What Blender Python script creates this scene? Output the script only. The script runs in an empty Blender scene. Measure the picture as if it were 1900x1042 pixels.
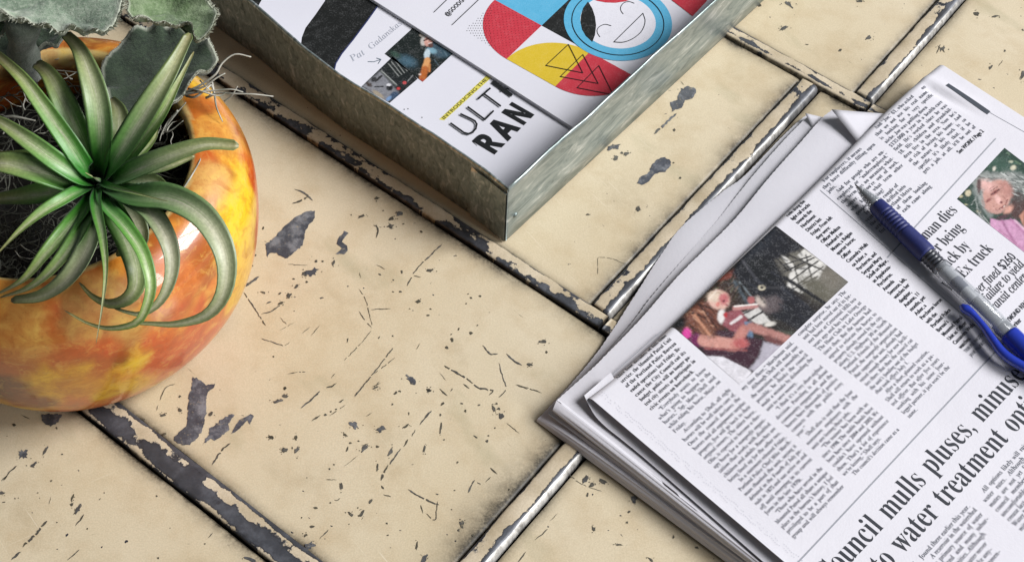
import bpy, bmesh, math, random
import numpy as np
from mathutils import Vector, Matrix

# ------------------------------------------------------------------ camera, world, lights, exposure
S = bpy.context.scene
COL = S.collection
FPX, PCX, PCY, DIST = 2800.0, 950.0, 521.0, 0.667           # the photograph is 1900 x 1042
RR = np.array([[.99944965, 0, .03317231], [.0193848, -.81148966, -.58404517], [.02691899, .58436678, -.81104305]])  # right, down, forward
CAM = -DIST * RR[2]
cam = bpy.data.cameras.new('camera'); cam.sensor_width = 36; cam.lens = 36 * FPX / 1900; cam.clip_start = .02; cam.clip_end = 50
co = bpy.data.objects.new('camera', cam); COL.objects.link(co)
r, d, f = RR
co.matrix_world = Matrix(((r[0], -d[0], -f[0], CAM[0]), (r[1], -d[1], -f[1], CAM[1]), (r[2], -d[2], -f[2], CAM[2]), (0, 0, 0, 1)))
S.camera = co
wd = bpy.data.worlds.new('World'); S.world = wd; wd.use_nodes = True
bg = wd.node_tree.nodes['Background']; bg.inputs[0].default_value = (.80, .90, 1.0, 1); bg.inputs[1].default_value = .095
# four windowpanes at right, plus a narrow pair of lights added for the pot's highlight
def pane_lights(az, el, dist, pw, ph, nx, ny, gap, rad):
    c = Vector((math.cos(az) * math.cos(el), math.sin(az) * math.cos(el), math.sin(el))) * dist; n = -c.normalized()
    s_ = n.cross(Vector((0, 0, 1))).normalized(); u_ = s_.cross(n).normalized()
    for i in range(nx):
        for j in range(ny):
            L = bpy.data.lights.new('window_and_added_light', 'AREA'); L.shape = 'RECTANGLE'; L.size = pw; L.size_y = ph
            L.energy = rad * pw * ph; L.color = (.985, .99, 1.0)
            lo = bpy.data.objects.new('window_and_added_light', L); COL.objects.link(lo)
            lo.matrix_world = Matrix.Translation(c + s_ * (i - (nx - 1) / 2) * (pw + gap) + u_ * (j - (ny - 1) / 2) * (ph + gap)) @ n.to_track_quat('-Z', 'Y').to_matrix().to_4x4()
RAD = 93.0
pane_lights(math.radians(5), math.radians(43), 4.2, .87, .87, 2, 2, .08, RAD * 1.04)
pane_lights(math.radians(-33), math.radians(25), 4.2, .71, .74, 1, 2, .08, RAD * .80)  # added lights for the pot's highlight and the tray's right wall
S.view_settings.view_transform = 'Standard'; S.view_settings.look = 'None'; S.view_settings.exposure = 0; S.view_settings.gamma = 1

# ------------------------------------------------------------------ helpers
rnd = random.Random(7); rng = np.random.default_rng(7)
TA, TB = np.array([.78689436, -.61708773]), np.array([.61708773, .78689436])   # directions of the tin plates

def W(px, py, z=0.0):
    """The point at height z (metres) that the photograph shows at its pixel px, py."""
    q = RR[0] * (px - PCX) / FPX + RR[1] * (py - PCY) / FPX + RR[2]
    return CAM + q * ((z - CAM[2]) / q[2])

ALB = .78      # surfaces are a little darker than they look in the picture
def lin(c):
    return tuple(ALB * (v / 255) / 12.92 if v <= 10 else ALB * (((v / 255) + .055) / 1.055) ** 2.4 for v in c)

def link(name, me, parent=None, **props):
    o = bpy.data.objects.new(name, me); COL.objects.link(o)
    if parent is not None: o.parent = parent
    for k, v in props.items(): o[k] = v
    return o

def mesh(name, verts, faces, mat, parent=None, smooth=False, attrs=None, cols=None, mats=None, fmat=None, **props):
    me = bpy.data.meshes.new(name)
    me.from_pydata([tuple(map(float, v)) for v in verts], [], faces)
    for m in (mats or [mat]): me.materials.append(m)
    if fmat is not None: me.polygons.foreach_set('material_index', fmat)
    if attrs:
        for k, a in attrs.items():
            at = me.attributes.new(k, 'FLOAT', 'POINT'); at.data.foreach_set('value', np.asarray(a, np.float32))
    if cols is not None:
        at = me.attributes.new('ink', 'FLOAT_COLOR', 'POINT')
        c = np.ones((len(verts), 4), np.float32); c[:, :3] = cols
        at.data.foreach_set('color', c.ravel())
    if smooth: me.polygons.foreach_set('use_smooth', [True] * len(me.polygons))
    me.update()
    return link(name, me, parent, **props)

class MB:
    """Collects vertices and faces for one mesh."""
    def __init__(s): s.v, s.f = [], []
    def add(s, v, f):
        b = len(s.v); s.v += [tuple(map(float, p)) for p in v]; s.f += [tuple(b + i for i in q) for q in f]
    def build(s, name, mat, parent=None, **k): return mesh(name, s.v, s.f, mat, parent, **k)

def grid_faces(n, m, flip=False, wrap=False):
    out = []
    for i in range(n - 1):
        for j in range(m - (0 if wrap else 1)):
            a, b = i * m + j, i * m + (j + 1) % m
            q = (a, b, b + m, a + m)
            out.append(q[::-1] if flip else q)
    return out

def crom(P, n):
    P = np.asarray(P, float); P = np.vstack([2 * P[0] - P[1], P, 2 * P[-1] - P[-2]])
    d = np.linalg.norm(np.diff(P[1:-1, :3], axis=0), axis=1); c = np.concatenate([[0], np.cumsum(d)])
    out = []
    for t in np.linspace(0, c[-1], n):
        k = min(max(np.searchsorted(c, t, 'right') - 1, 0), len(d) - 1); u = (t - c[k]) / max(d[k], 1e-9)
        p0, p1, p2, p3 = P[k], P[k + 1], P[k + 2], P[k + 3]
        out.append(.5 * (2 * p1 + (p2 - p0) * u + (2 * p0 - 5 * p1 + 4 * p2 - p3) * u * u + (3 * p1 - p0 - 3 * p2 + p3) * u ** 3))
    return np.array(out)

def tube(mb, P, rad, n=6, cap=True):
    P = np.asarray(P, float); N = len(P); T = np.gradient(P, axis=0); T /= np.linalg.norm(T, axis=1)[:, None] + 1e-12
    u = np.cross(T[0], [0.3, .1, 1]); u /= np.linalg.norm(u)
    V = []
    for i in range(N):
        u = u - T[i] * (u @ T[i]); u /= np.linalg.norm(u) + 1e-12; w = np.cross(T[i], u)
        ri = rad[i] if hasattr(rad, '__len__') else rad
        for k in range(n):
            a = 2 * math.pi * k / n; V.append(P[i] + ri * (math.cos(a) * u + math.sin(a) * w))
    F = grid_faces(N, n, wrap=True)
    if cap: F += [tuple(range(n))[::-1], tuple((N - 1) * n + k for k in range(n))]
    mb.add(V, F)

def smoothstep(a, b, x):
    t = np.clip((x - a) / (b - a + 1e-12), 0, 1); return t * t * (3 - 2 * t)

_g = rng.random((64, 64, 64)).astype(np.float32)
def vnoise(p):
    """value noise in 3-D, 0..1"""
    p = np.asarray(p, float); i = np.floor(p).astype(int); t = p - i; t = t * t * (3 - 2 * t); o = 0
    for dx in (0, 1):
        for dy in (0, 1):
            for dz in (0, 1):
                w = (t[..., 0] if dx else 1 - t[..., 0]) * (t[..., 1] if dy else 1 - t[..., 1]) * (t[..., 2] if dz else 1 - t[..., 2])
                o = o + w * _g[(i[..., 0] + dx) % 64, (i[..., 1] + dy) % 64, (i[..., 2] + dz) % 64]
    return o
def fbm(p, oct=4):
    p = np.asarray(p, float); s, a, t = 0, .5, 0
    for k in range(oct): s = s + a * vnoise(p * 2 ** k + 17.3 * k); t += a; a *= .5
    return s / t

# ------------------------------------------------------------------ materials
class M:
    def __init__(s, name):
        s.m = bpy.data.materials.new(name); s.m.use_nodes = True; s.t = s.m.node_tree
        s.p = s.t.nodes['Principled BSDF']; s.tc = None
    def n(s, typ, ins=None, **k):
        nd = s.t.nodes.new(typ)
        for a, v in k.items(): setattr(nd, a, v)
        for a, v in (ins or {}).items(): s.set(nd.inputs[a], v)
        return nd
    def set(s, sock, v):
        if isinstance(v, bpy.types.NodeSocket): s.t.links.new(v, sock)
        elif isinstance(v, (tuple, list)) and len(v) == 3 and sock.type == 'RGBA': sock.default_value = (*v, 1)
        else: sock.default_value = v
    def co(s, scale=(1, 1, 1), rot=0.0, loc=(0, 0, 0)):
        if s.tc is None: s.tc = s.n('ShaderNodeTexCoord').outputs['Object']
        v = s.n('ShaderNodeMapping', {'Vector': s.tc, 'Rotation': (0, 0, rot)}).outputs[0] if rot else s.tc
        return s.n('ShaderNodeMapping', {'Vector': v, 'Scale': scale, 'Location': loc}).outputs[0]
    def noise(s, scale, detail=4, rough=.55, vec=None, dist=0.0):
        return s.n('ShaderNodeTexNoise', {'Vector': vec if vec is not None else s.co(), 'Scale': scale, 'Detail': detail, 'Roughness': rough, 'Distortion': dist}).outputs['Fac']
    def ramp(s, fac, stops, interp='LINEAR'):
        nd = s.n('ShaderNodeValToRGB', {'Fac': fac}); cr = nd.color_ramp; cr.interpolation = interp
        while len(cr.elements) < len(stops): cr.elements.new(.5)
        for e, (p, c) in zip(cr.elements, stops):
            e.position = p; e.color = (c, c, c, 1) if not isinstance(c, (tuple, list)) else (*c, 1)
        return nd.outputs[0]
    def mix(s, fac, a, b, mode='MIX'):
        nd = s.n('ShaderNodeMix', data_type='RGBA', blend_type=mode)
        s.set(nd.inputs[0], fac); s.set(nd.inputs[6], a); s.set(nd.inputs[7], b); return nd.outputs[2]
    def math(s, op, a, b=0.0, c=0.0, clamp=False):
        nd = s.n('ShaderNodeMath', operation=op, use_clamp=clamp)
        s.set(nd.inputs[0], a); s.set(nd.inputs[1], b); s.set(nd.inputs[2], c); return nd.outputs[0]
    def attr(s, name, out='Fac'): return s.n('ShaderNodeAttribute', attribute_name=name).outputs[out]
    def bump(s, h, strength=.3, dist=.001, normal=None):
        i = {'Height': h, 'Strength': strength, 'Distance': dist}
        if normal is not None: i['Normal'] = normal
        nd = s.n('ShaderNodeBump', i); return nd.outputs[0]
    def out(s, **k):
        names = {'color': 'Base Color', 'rough': 'Roughness', 'metal': 'Metallic', 'normal': 'Normal', 'coat': 'Coat Weight', 'coatr': 'Coat Roughness', 'spec': 'Specular IOR Level',
                 'sheen': 'Sheen Weight', 'sheenr': 'Sheen Roughness', 'sheenc': 'Sheen Tint', 'trans': 'Transmission Weight', 'sss': 'Subsurface Weight', 'ior': 'IOR', 'alpha': 'Alpha'}
        for a, v in k.items(): s.set(s.p.inputs[names[a]], v)
        return s.m

def simple(name, c, rough=.5, metal=0.0, grain=.0, gscale=400, **k):
    m = M(name); c = lin(c)
    col = m.mix(m.noise(gscale, 3), tuple(v * (1 - grain) for v in c), tuple(min(1, v * (1 + grain)) for v in c)) if grain else c
    return m.out(color=col, rough=rough, metal=metal, **k)

METAL_D, METAL_L = lin((50, 52, 60)), lin((120, 122, 132))
def bare_metal(m):
    n1 = m.noise(90, 6, .65); n2 = m.noise(600, 3)
    c = m.ramp(n1, [(.3, lin((54, 56, 63))), (.5, lin((78, 81, 89))), (.7, lin((116, 119, 128)))])
    return m.mix(m.math('MULTIPLY', n2, .4), c, lin((60, 56, 52)))

def tin_paint():
    m = M('tin_paint')
    a, b, c = lin((217, 200, 168)), lin((226, 211, 183)), lin((192, 168, 130))
    big = m.noise(9, 5, .6); mid = m.noise(45, 7, .62); fine = m.noise(1500, 2); blot = m.noise(28, 6, .6, vec=m.co(loc=(3, 1, 0)))
    col = m.mix(m.ramp(big, [(.35, 0), (.68, 1)]), a, b)
    col = m.mix(m.ramp(mid, [(.46, 0), (.74, .55)]), col, c)
    col = m.mix(m.ramp(blot, [(.58, 0), (.76, .36)]), col, lin((158, 138, 104)))
    col = m.mix(m.math('MULTIPLY', m.ramp(fine, [(.35, 1), (.65, 0)]), .16), col, lin((130, 114, 84)))
    col = m.mix(m.ramp(m.noise(16, 4, .55, vec=m.co((1, 2.2, 1), .8, (9, 4, 0))), [(.60, 0), (.72, .34)]), col, lin((150, 146, 112)))
    # fine pale scuffs in two directions
    for rot, lo in ((.9, .66), (-.5, .68)):
        s = m.noise(1, 3, .5, vec=m.co((24, 700, 50), rot)); s2 = m.noise(14, 2, vec=m.co(loc=(rot * 9, 0, 0)))
        col = m.mix(m.math('MULTIPLY', m.ramp(s, [(lo, 0), (lo + .06, .5)]), m.ramp(s2, [(.5, 0), (.65, 1)])), col, lin((240, 228, 204)))
    for rot, lo in ((.75, .69), (-.25, .70)):
        s = m.noise(1, 4, .6, vec=m.co((40, 520, 50), rot, (5, 2, 0))); s2 = m.noise(11, 3, vec=m.co(loc=(rot * 5, 4, 0)))
        col = m.mix(m.math('MULTIPLY', m.ramp(s, [(lo, 0), (lo + .03, .8)]), m.ramp(s2, [(.52, 0), (.62, 1)])), col, lin((104, 94, 72)))
    # pin-head chips, in patches
    sp = m.noise(330, 2, .5); pt = m.noise(22, 4, .6, vec=m.co(loc=(8, 3, 0)))
    chip = m.math('MULTIPLY', m.ramp(sp, [(.725, 0), (.74, 1)]), m.ramp(pt, [(.46, 0), (.56, 1)]))
    col = m.mix(chip, col, METAL_D)
    # grime packed along the seams
    e = m.attr('grime'); gn = m.noise(130, 6, .7); gn2 = m.noise(900, 3, .7)
    g = m.math('MULTIPLY', e, m.ramp(m.math('ADD', m.math('MULTIPLY', gn, .65), m.math('MULTIPLY', gn2, .35)), [(.30, .25), (.62, 1)]))
    g = m.math('MULTIPLY', g, m.ramp(m.noise(24, 3, .6, vec=m.co(loc=(2, 7, 0))), [(.3, .35), (.62, 1.0)]))
    col = m.mix(m.ramp(g, [(.02, 0), (.25, .38), (.6, .9), (.85, 1)]), col, lin((42, 37, 29)))
    h = m.math('ADD', m.math('MULTIPLY', mid, .7), m.math('MULTIPLY', fine, .12))
    h = m.math('SUBTRACT', h, m.math('MULTIPLY', chip, .35))
    return m.out(color=col, rough=m.ramp(mid, [(.3, .40), (.7, .58)]), normal=m.bump(h, .22, .0012), spec=.4)

def rib_paint(name, stops, amp, metal_rough=.50, edge=None):
    """cream paint that has peeled off a folded seam; stops: where across the seam the paint has held; edge: from there on bare metal with its highlight painted in"""
    m = M(name); x = m.attr('across'); s = m.attr('along')
    v = m.n('ShaderNodeCombineXYZ', {'X': s, 'Y': m.math('MULTIPLY', x, .011), 'Z': m.attr('seed')}).outputs[0]
    n = m.noise(70, 2, .5, vec=v); n2 = m.noise(260, 6, .68, vec=v)
    base = m.ramp(x, stops)
    k = m.math('ADD', base, m.math('MULTIPLY', m.math('SUBTRACT', m.math('ADD', m.math('MULTIPLY', n, .62), m.math('MULTIPLY', n2, .38)), .5), amp))
    mask = m.ramp(k, [(.485, 0), (.515, 1)])
    pn = m.noise(55, 6, .6); pf = m.noise(1300, 2)
    paint = m.mix(m.ramp(pn, [(.35, 0), (.7, 1)]), lin((218, 202, 176)), lin((186, 168, 138)))
    paint = m.mix(m.math('MULTIPLY', m.ramp(pf, [(.4, 1), (.6, 0)]), .15), paint, lin((110, 98, 74)))
    met = bare_metal(m); mm = m.math('MULTIPLY', m.math('SUBTRACT', 1, mask), .3); rg = m.mix(mask, (metal_rough,) * 3, (.5,) * 3)
    col = m.mix(mask, met, paint)
    col = m.mix(m.ramp(k, [(.42, 0), (.47, .6), (.49, 0)]), col, lin((40, 39, 42)))
    gr = m.math('MULTIPLY', m.attr('grime'), m.ramp(m.noise(150, 6, .7), [(.3, .2), (.62, 1)]))
    col = m.mix(m.ramp(gr, [(.1, 0), (.8, .95)]), col, lin((30, 28, 25)))
    if edge:
        ek = m.ramp(m.math('ADD', x, m.math('MULTIPLY', m.math('SUBTRACT', n, .5), .16)), [(edge - .02, 0), (edge + .02, 1)]); ek = m.math('MULTIPLY', ek, m.ramp(m.noise(30, 5, .65, vec=v), [(.36, .25), (.50, 1)]))
        col = m.mix(ek, col, m.mix(m.ramp(n2, [(.42, 0), (.62, .9)]), lin((226, 222, 216)), lin((138, 134, 128)))); mm = m.math('MAXIMUM', mm, m.math('MULTIPLY', ek, .25)); rg = m.mix(ek, rg, (.40,) * 3)  # near-white colour paints the glint on the bare metal edge
    return m.out(color=col, metal=mm, rough=rg, normal=m.bump(m.math('ADD', mask, m.math('MULTIPLY', n2, .3)), .5, .0004))

def galvanized():
    m = M('galvanized_steel'); an = math.radians(-50.2)
    v = m.co((48, 300, 170), an); v2 = m.n('ShaderNodeMapping', {'Vector': v, 'Rotation': (0, .5, 0)}).outputs[0]
    n1 = m.noise(1, 5, .66, vec=v2, dist=.9); n2 = m.noise(60, 6, .65); n3 = m.noise(900, 3)
    c = m.ramp(n1, [(.28, lin((104, 114, 112))), (.44, lin((154, 167, 165))), (.56, lin((178, 188, 186))), (.68, lin((230, 235, 234)))])
    c = m.mix(m.ramp(n2, [(.60, 0), (.76, .5)]), c, lin((92, 106, 104)))
    c = m.mix(m.math('MULTIPLY', n3, .14), c, lin((100, 108, 106)))
    return m.out(color=c, metal=.68, rough=m.ramp(n1, [(.3, .46), (.7, .34)]), normal=m.bump(m.math('ADD', n1, m.math('MULTIPLY', n3, .25)), .22, .0008))

def newsprint():
    m = M('newsprint'); n1 = m.noise(18, 5); n2 = m.noise(1100, 3, .6); n3 = m.noise(140, 5, .6)
    c = m.mix(m.ramp(n1, [(.3, 0), (.7, 1)]), lin((226, 223, 230)), lin((234, 231, 237)))
    c = m.mix(m.math('MULTIPLY', n2, .20), c, lin((188, 186, 194)))
    return m.out(color=c, rough=.8, spec=.2, normal=m.bump(m.math('ADD', n3, m.math('MULTIPLY', n2, .35)), .14, .0010))

def glossy_paper():
    m = M('cover_paper'); n1 = m.noise(9, 4); n2 = m.noise(1300, 2); n3 = m.noise(70, 7, .65)
    c = m.mix(m.ramp(n1, [(.3, 0), (.7, 1)]), lin((228, 226, 236)), lin((236, 234, 241)))
    c = m.mix(m.math('MULTIPLY', n2, .12), c, lin((190, 190, 200)))
    c = m.mix(m.ramp(n3, [(.66, 0), (.78, .18)]), c, lin((190, 180, 170)))
    return m.out(color=c, rough=.5, spec=.3, normal=m.bump(n3, .05, .001))

def ink_attr(name, rough=.6, grain=.14, scale=1400):
    """printed ink whose colour is stored on the print's own vertices"""
    m = M(name); c = m.attr('ink', 'Color'); n = m.noise(scale, 2); n2 = m.noise(260, 4, .6)
    k = m.math('ADD', m.math('MULTIPLY', n, .6), m.math('MULTIPLY', n2, .4))
    col = m.mix(m.ramp(k, [(.32, grain), (.5, 0)]), c, (0.01, .01, .012)); col = m.mix(m.ramp(k, [(.5, 0), (.68, grain * .6)]), col, (.8, .8, .82))
    return m.out(color=col, rough=rough, spec=.25)

TIN = tin_paint()
RIB_A0 = rib_paint('seam_metal_peeled', [(0, .46), (.06, .54), (.13, .46), (.22, .35), (.48, .36), (.58, .54), (.80, .63), (.88, .42), (1, .25)], 1.35)
RIB_A1 = rib_paint('seam_paint_flaking', [(0, .42), (.08, .47), (.16, .44), (.30, .50), (.45, .56), (.62, .63), (.86, .58), (.93, .42), (1, .30)], 1.55)
RIB_A3 = rib_paint('seam_paint_streaked', [(0, .56), (.16, .56), (.28, .43), (.40, .47), (.58, .66), (.82, .62), (.90, .42), (1, .40)], 1.3)
RIB_B = rib_paint('seam_paint_worn_lit_edge', [(0, .34), (.06, .46), (.14, .60), (.52, .64), (.64, .52), (.72, .40), (1, .26)], 1.1, .46, .82)
def chip_mat():
    m = M('bare_tin'); t = m.attr('tone'); n = m.noise(420, 5, .7); n2 = m.noise(130, 5, .65)
    big = m.ramp(n2, [(.34, lin((62, 64, 74))), (.50, lin((88, 91, 100))), (.64, lin((142, 144, 150)))])
    col = m.mix(t, lin((84, 78, 62)), big); col = m.mix(m.ramp(n, [(.58, 0), (.70, .7)]), col, lin((176, 162, 134)))
    return m.out(color=col, metal=m.math('MULTIPLY', t, .2), rough=.46, normal=m.bump(m.math('ADD', n, n2), .35, .0008))
CHIP = chip_mat()
GALV = galvanized(); NEWS = newsprint(); PAPER = glossy_paper()
INK = simple('newspaper_ink', (38, 42, 52), .7, 0, .35, 900)
INK_SOFT = simple('body_text_ink', (94, 98, 110), .75, 0, .30, 900)
INK_LIGHT = simple('show_through_ink', (196, 196, 206), .8)
PHOTO = ink_attr('printed_photo'); COVER = ink_attr('printed_cover', .5, .10)
BLACK = simple('black_print', (26, 28, 30), .45, 0, .2, 300)
# ------------------------------------------------------------------ the tin-clad table top
def T(a, b, z):
    p = (a * TA + b * TB) / 1000; return np.array([p[0], p[1], z / 1000])
def ab(px, py):
    q = W(px, py)[:2] * 1000; return q @ TA, q @ TB

BASE = simple('dark_board', (20, 19, 18), .8, 0, .4, 200)
base = MB(); X0, X1, Y0, Y1 = -480, 520, -420, 460
base.add([T(X0, Y0, -4), T(X1, Y0, -4), T(X1, Y1, -4), T(X0, Y1, -4), T(X0, Y0, -22), T(X1, Y0, -22), T(X1, Y1, -22), T(X0, Y1, -22)],
         [(0, 1, 2, 3), (7, 6, 5, 4), (0, 4, 5, 1), (1, 5, 6, 2), (2, 6, 7, 3), (3, 7, 4, 0)])
table = base.build('tabletop', BASE, kind='structure')

TILES = []
def tin_tile(a0, a1, b0, b1, wA, wB, ribA, gl):
    """one tin plate of the table with its two raised folded seams (lower-left and lower-right); gl: grime reach at left/bottom/right/top in mm"""
    na, nb = max(8, int((a1 - a0) / 2.4)), max(8, int((b1 - wA - b0) / 2.4))
    A = np.concatenate([[a0, a0 + .7], np.linspace(a0 + 1.6, a1 - 2.0, na), [a1 - 1.0, a1 - .35, a1]])
    B = np.concatenate([[b0 + wA, b0 + wA + .7], np.linspace(b0 + wA + 1.6, b1 - 1.6, nb), [b1 - .9, b1]])
    ga, gb = np.meshgrid(A, B, indexing='ij')
    dl, dr, db, dt = ga - a0, a1 - ga, gb - b0 - wA, b1 - gb
    z = .55 * (fbm(np.stack([ga / 55 + a0, gb / 55, ga * 0], -1), 3) - .5)
    z = z - 1.6 * np.exp(-dr / .8) - .5 * np.exp(-dl / 1.0) - .55 * np.exp(-dt / 1.6) - .45 * np.exp(-db / .7)
    g = np.maximum.reduce([np.exp(-dl / gl[0]) * .7, np.exp(-db / gl[1]) * .8, np.exp(-dr / gl[2]) * 1.15, np.exp(-dt / gl[3]) * 1.1])
    V = [T(x, y, h) for x, y, h in zip(ga.ravel(), gb.ravel(), z.ravel())]
    n, m = ga.shape
    o = mesh('tin_tile', V, grid_faces(n, m, flip=True)[::1], TIN, table, True, {'grime': g.ravel()})
    for p in o.data.polygons: break
    TILES.append((a0, a1, b0, b1, o))
    # seam along the lower-left side
    def rib(p0, p1, w, along_a, fixed, mat, prof):
        N = int(abs(p1 - p0) / 1.6) + 2; t = np.linspace(p0, p1, N); V, ac, al, gr = [], [], [], []
        wob = .7 * (fbm(np.stack([t / 22, t * 0 + fixed, t * 0], -1), 3) - .5); hob = .7 * (fbm(np.stack([t / 16, t * 0 + fixed + 5, t * 0 + 3], -1), 3) - .5)
        for k in range(N):
            for x, h in prof:
                ww = x * w + wob[k] * (1.3 if x in (0, 1) else .6)
                hh = h + (hob[k] if h > 1 else 0)
                V.append(T(t[k], fixed + ww, hh) if along_a else T(fixed + ww, t[k], hh)); ac.append(x); al.append(t[k] / 1000)
                gr.append(max(0, math.exp(-x * w / .8) * .9, (.75 * math.exp(-(1 - x) * w / .5)) if along_a else .25 * math.exp(-(1 - x) * w / .4)))
        F = grid_faces(N, len(prof), flip=not along_a)
        F += [tuple(range(len(prof))), tuple((N - 1) * len(prof) + i for i in range(len(prof)))[::-1]]
        mesh('seam_rib', V, F, mat, o, True, {'across': ac, 'along': al, 'grime': gr, 'seed': [fixed * .013] * len(V)})
    pa = [(0, -3.5), (0, .7), (.02, 1.25), (.06, 1.5), (.14, 1.6), (.4, 1.6), (.66, 1.52), (.86, 1.42), (.93, 1.25), (.97, .8), (1, -.8)]
    pb = [(0, -2.5), (.01, 1.0), (.04, 1.5), (.10, 1.75), (.3, 1.9), (.5, 1.95), (.72, 1.9), (.82, 1.65), (.91, .95), (.96, 0), (1, -3)]
    rib(a0, a1 + wB, wA, True, b0, ribA, pa)
    rib(b0 + wA + .5, b1 - .8, wB, False, a1 + .35, RIB_B, pb)
    return o

tin_tile(-430, 67.0, -165, 2.6, 13, 10, RIB_A0, (5, 2.0, 6.5, 3.2))
tin_tile(78.6, 500, -165, 2.6, 13, 10, RIB_A0, (2, 2, 5, 4))
tin_tile(-330, 34.6, 3.5, 187.2, 8, 10, RIB_A1, (5, 1.3, 3.6, 3))
tin_tile(46.2, 440, 3.5, 187.2, 8, 10, RIB_A1, (3, 2, 4, 4))
tin_tile(-300, 59.8, 188, 400, 7.6, 10, RIB_A3, (5, 1.2, 2.4, 4))
tin_tile(71.2, 460, 188, 400, 7.6, 10, RIB_A3, (2.4, 2.4, 5, 4))
tin_tile(-430, 300, -400, -165.9, 10, 10, RIB_A0, (5, 3, 5, 2.6))

# chips and gouges in the paint, where bare metal shows: blobs (x, y, rx, ry, angle), lines ([points], width) and outlines, in the photograph's pixels
def Q(ox, oy, s): return lambda *c: [(ox + x / s, oy + y / s) for x, y in c]
q1, q2, q3, q4, q5, q6 = Q(450, 350, 2.605), Q(500, 700, 3.047), Q(0, 700, 3.047), Q(900, 0, 2.605), Q(1350, 0, 2.605), Q(950, 550, 2.118)
chips = {}
def chip_poly(P, rough=.5, z=.00016):
    c = np.mean(P, axis=0); a, b = ab(*c)
    t = next((o for a0, a1, b0, b1, o in TILES if a0 - 3 <= a <= a1 + 14 and b0 <= b <= b1 + 1), None)
    if t is None: return
    P = np.asarray(P, float); out = []
    for i in range(len(P)):
        p, q = P[i], P[(i + 1) % len(P)]; L = np.linalg.norm(q - p); n = max(1, int(L / 3.2))
        for k in range(n):
            r_ = p + (q - p) * k / n + rng.normal(size=2) * rough * min(1, L / 4 + .2); out.append(r_)
    # the plates are not quite flat: follow them
    def zz(p):
        a, b = ab(*p); a0 = [x for x in TILES if x[4] is t][0][0]
        return z + .00055 * (fbm(np.array([[a / 55 + a0, b / 55, 0.]]), 3)[0] - .5)
    V = [W(p[0], p[1], zz(p)) for p in out]
    mb = chips.setdefault(t.name, (MB(), t, []))[0]; mb.add(V, [tuple(range(len(V)))[::-1]])
    ar = abs(sum(out[i - 1][0] * out[i][1] - out[i][0] * out[i - 1][1] for i in range(len(out)))) / 2; chips[t.name][2].extend([min(1, max(0, (ar - 25) / 160)) * .8 + .2 * rng.random()] * len(V))
def blob(x, y, rx, ry, ang=0.0):
    n = max(7, int((rx + ry) * 1.1)); ca, sa = math.cos(math.radians(ang)), math.sin(math.radians(ang)); P = []
    for i in range(n):
        t = 2 * math.pi * i / n; k = .5 + .85 * rng.random(); u, v = rx * math.cos(t) * k, ry * math.sin(t) * k
        P.append((x + u * ca - v * sa, y + u * sa + v * ca))
    chip_poly(P, .25)
    if rx + ry > 7:
        for k in range(rng.integers(2, 6)):
            a = rng.uniform(0, 2 * math.pi); q = rng.uniform(1.15, 1.9); r2 = rng.uniform(.5, 1.2); chip_poly([(x + rx * q * math.cos(a) + r2 * math.cos(t) * rng.uniform(.6, 1.3), y + ry * q * math.sin(a) + r2 * math.sin(t) * rng.uniform(.6, 1.3)) for t in np.linspace(0, 5.2, 6)], .05)
def scratch(P, w):
    P = np.asarray(P, float); L = np.linalg.norm(np.diff(P, axis=0), axis=1).sum(); C = crom(np.c_[P, P[:, 0] * 0], max(4, int(L / 3.5)))[:, :2]
    T_ = np.gradient(C, axis=0); T_ /= np.linalg.norm(T_, axis=1)[:, None] + 1e-9; N_ = np.c_[-T_[:, 1], T_[:, 0]]
    wl = w * .5 * (.35 + .9 * rng.random(len(C))); wr = w * .5 * (.35 + .9 * rng.random(len(C))); e = np.minimum(1, np.minimum(np.arange(len(C)), np.arange(len(C))[::-1]) * .6 + .15)
    C = C + N_ * (rng.normal(size=len(C)) * .35)[:, None]
    Lp, Rp, i = C + N_ * (wl * e)[:, None], C - N_ * (wr * e)[:, None], 0
    while i < len(C) - 2:                       # the blade skipped here and there
        j = len(C) if L < 14 else min(len(C), i + int(rng.integers(4, 14)))
        if len(C) - j < 3: j = len(C)
        chip_poly(np.vstack([Lp[i:j], Rp[i:j][::-1]]), .08); i = j + (0 if rng.random() < .75 else 1)
def S1(q, pts, w): scratch(q(*pts), w)
def B1(q, s, *bl):
    for x, y, rx, ry, an in bl:
        (X, Y), = q((x, y)); blob(X, Y, max(1.0, rx / s), max(.9, ry / s), an)

chip_poly(q1((112, 268), (150, 240), (185, 200), (215, 168), (250, 140), (285, 122), (318, 106), (350, 112), (348, 140), (325, 170), (306, 200), (300, 240), (290, 270), (250, 310), (210, 338), (185, 325), (165, 310), (132, 312), (118, 332), (116, 300)), .8)
chip_poly(q3((1088, 0), (1120, 8), (1165, 40), (1225, 35), (1182, 75), (1165, 125), (1168, 190), (1150, 280), (1110, 350), (1075, 376), (1030, 380), (985, 355), (1000, 315), (1055, 270), (1060, 180), (1065, 110), (1085, 40)), 1.0)
chip_poly(q3((1312, 200), (1326, 215), (1290, 260), (1300, 290), (1250, 330), (1210, 358), (1190, 345), (1145, 377), (1180, 320), (1185, 290), (1240, 245)), .9)
chip_poly(q3((1352, 240), (1415, 206), (1436, 215), (1412, 265), (1400, 240), (1330, 312), (1304, 318), (1322, 285)), .6)
chip_poly(q3((232, 208), (350, 205), (330, 250), (290, 272), (262, 268), (236, 240)), .8)
chip_poly(q1((455, 265), (465, 235), (495, 205), (512, 214), (490, 240), (480, 255), (505, 275), (510, 300), (490, 318), (450, 312), (470, 300), (480, 285)), .5)
chip_poly(q4((950, 428), (985, 416), (1015, 425), (1022, 450), (1005, 478), (965, 485), (952, 520), (905, 538), (895, 495), (930, 480), (938, 450)), .7)
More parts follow.
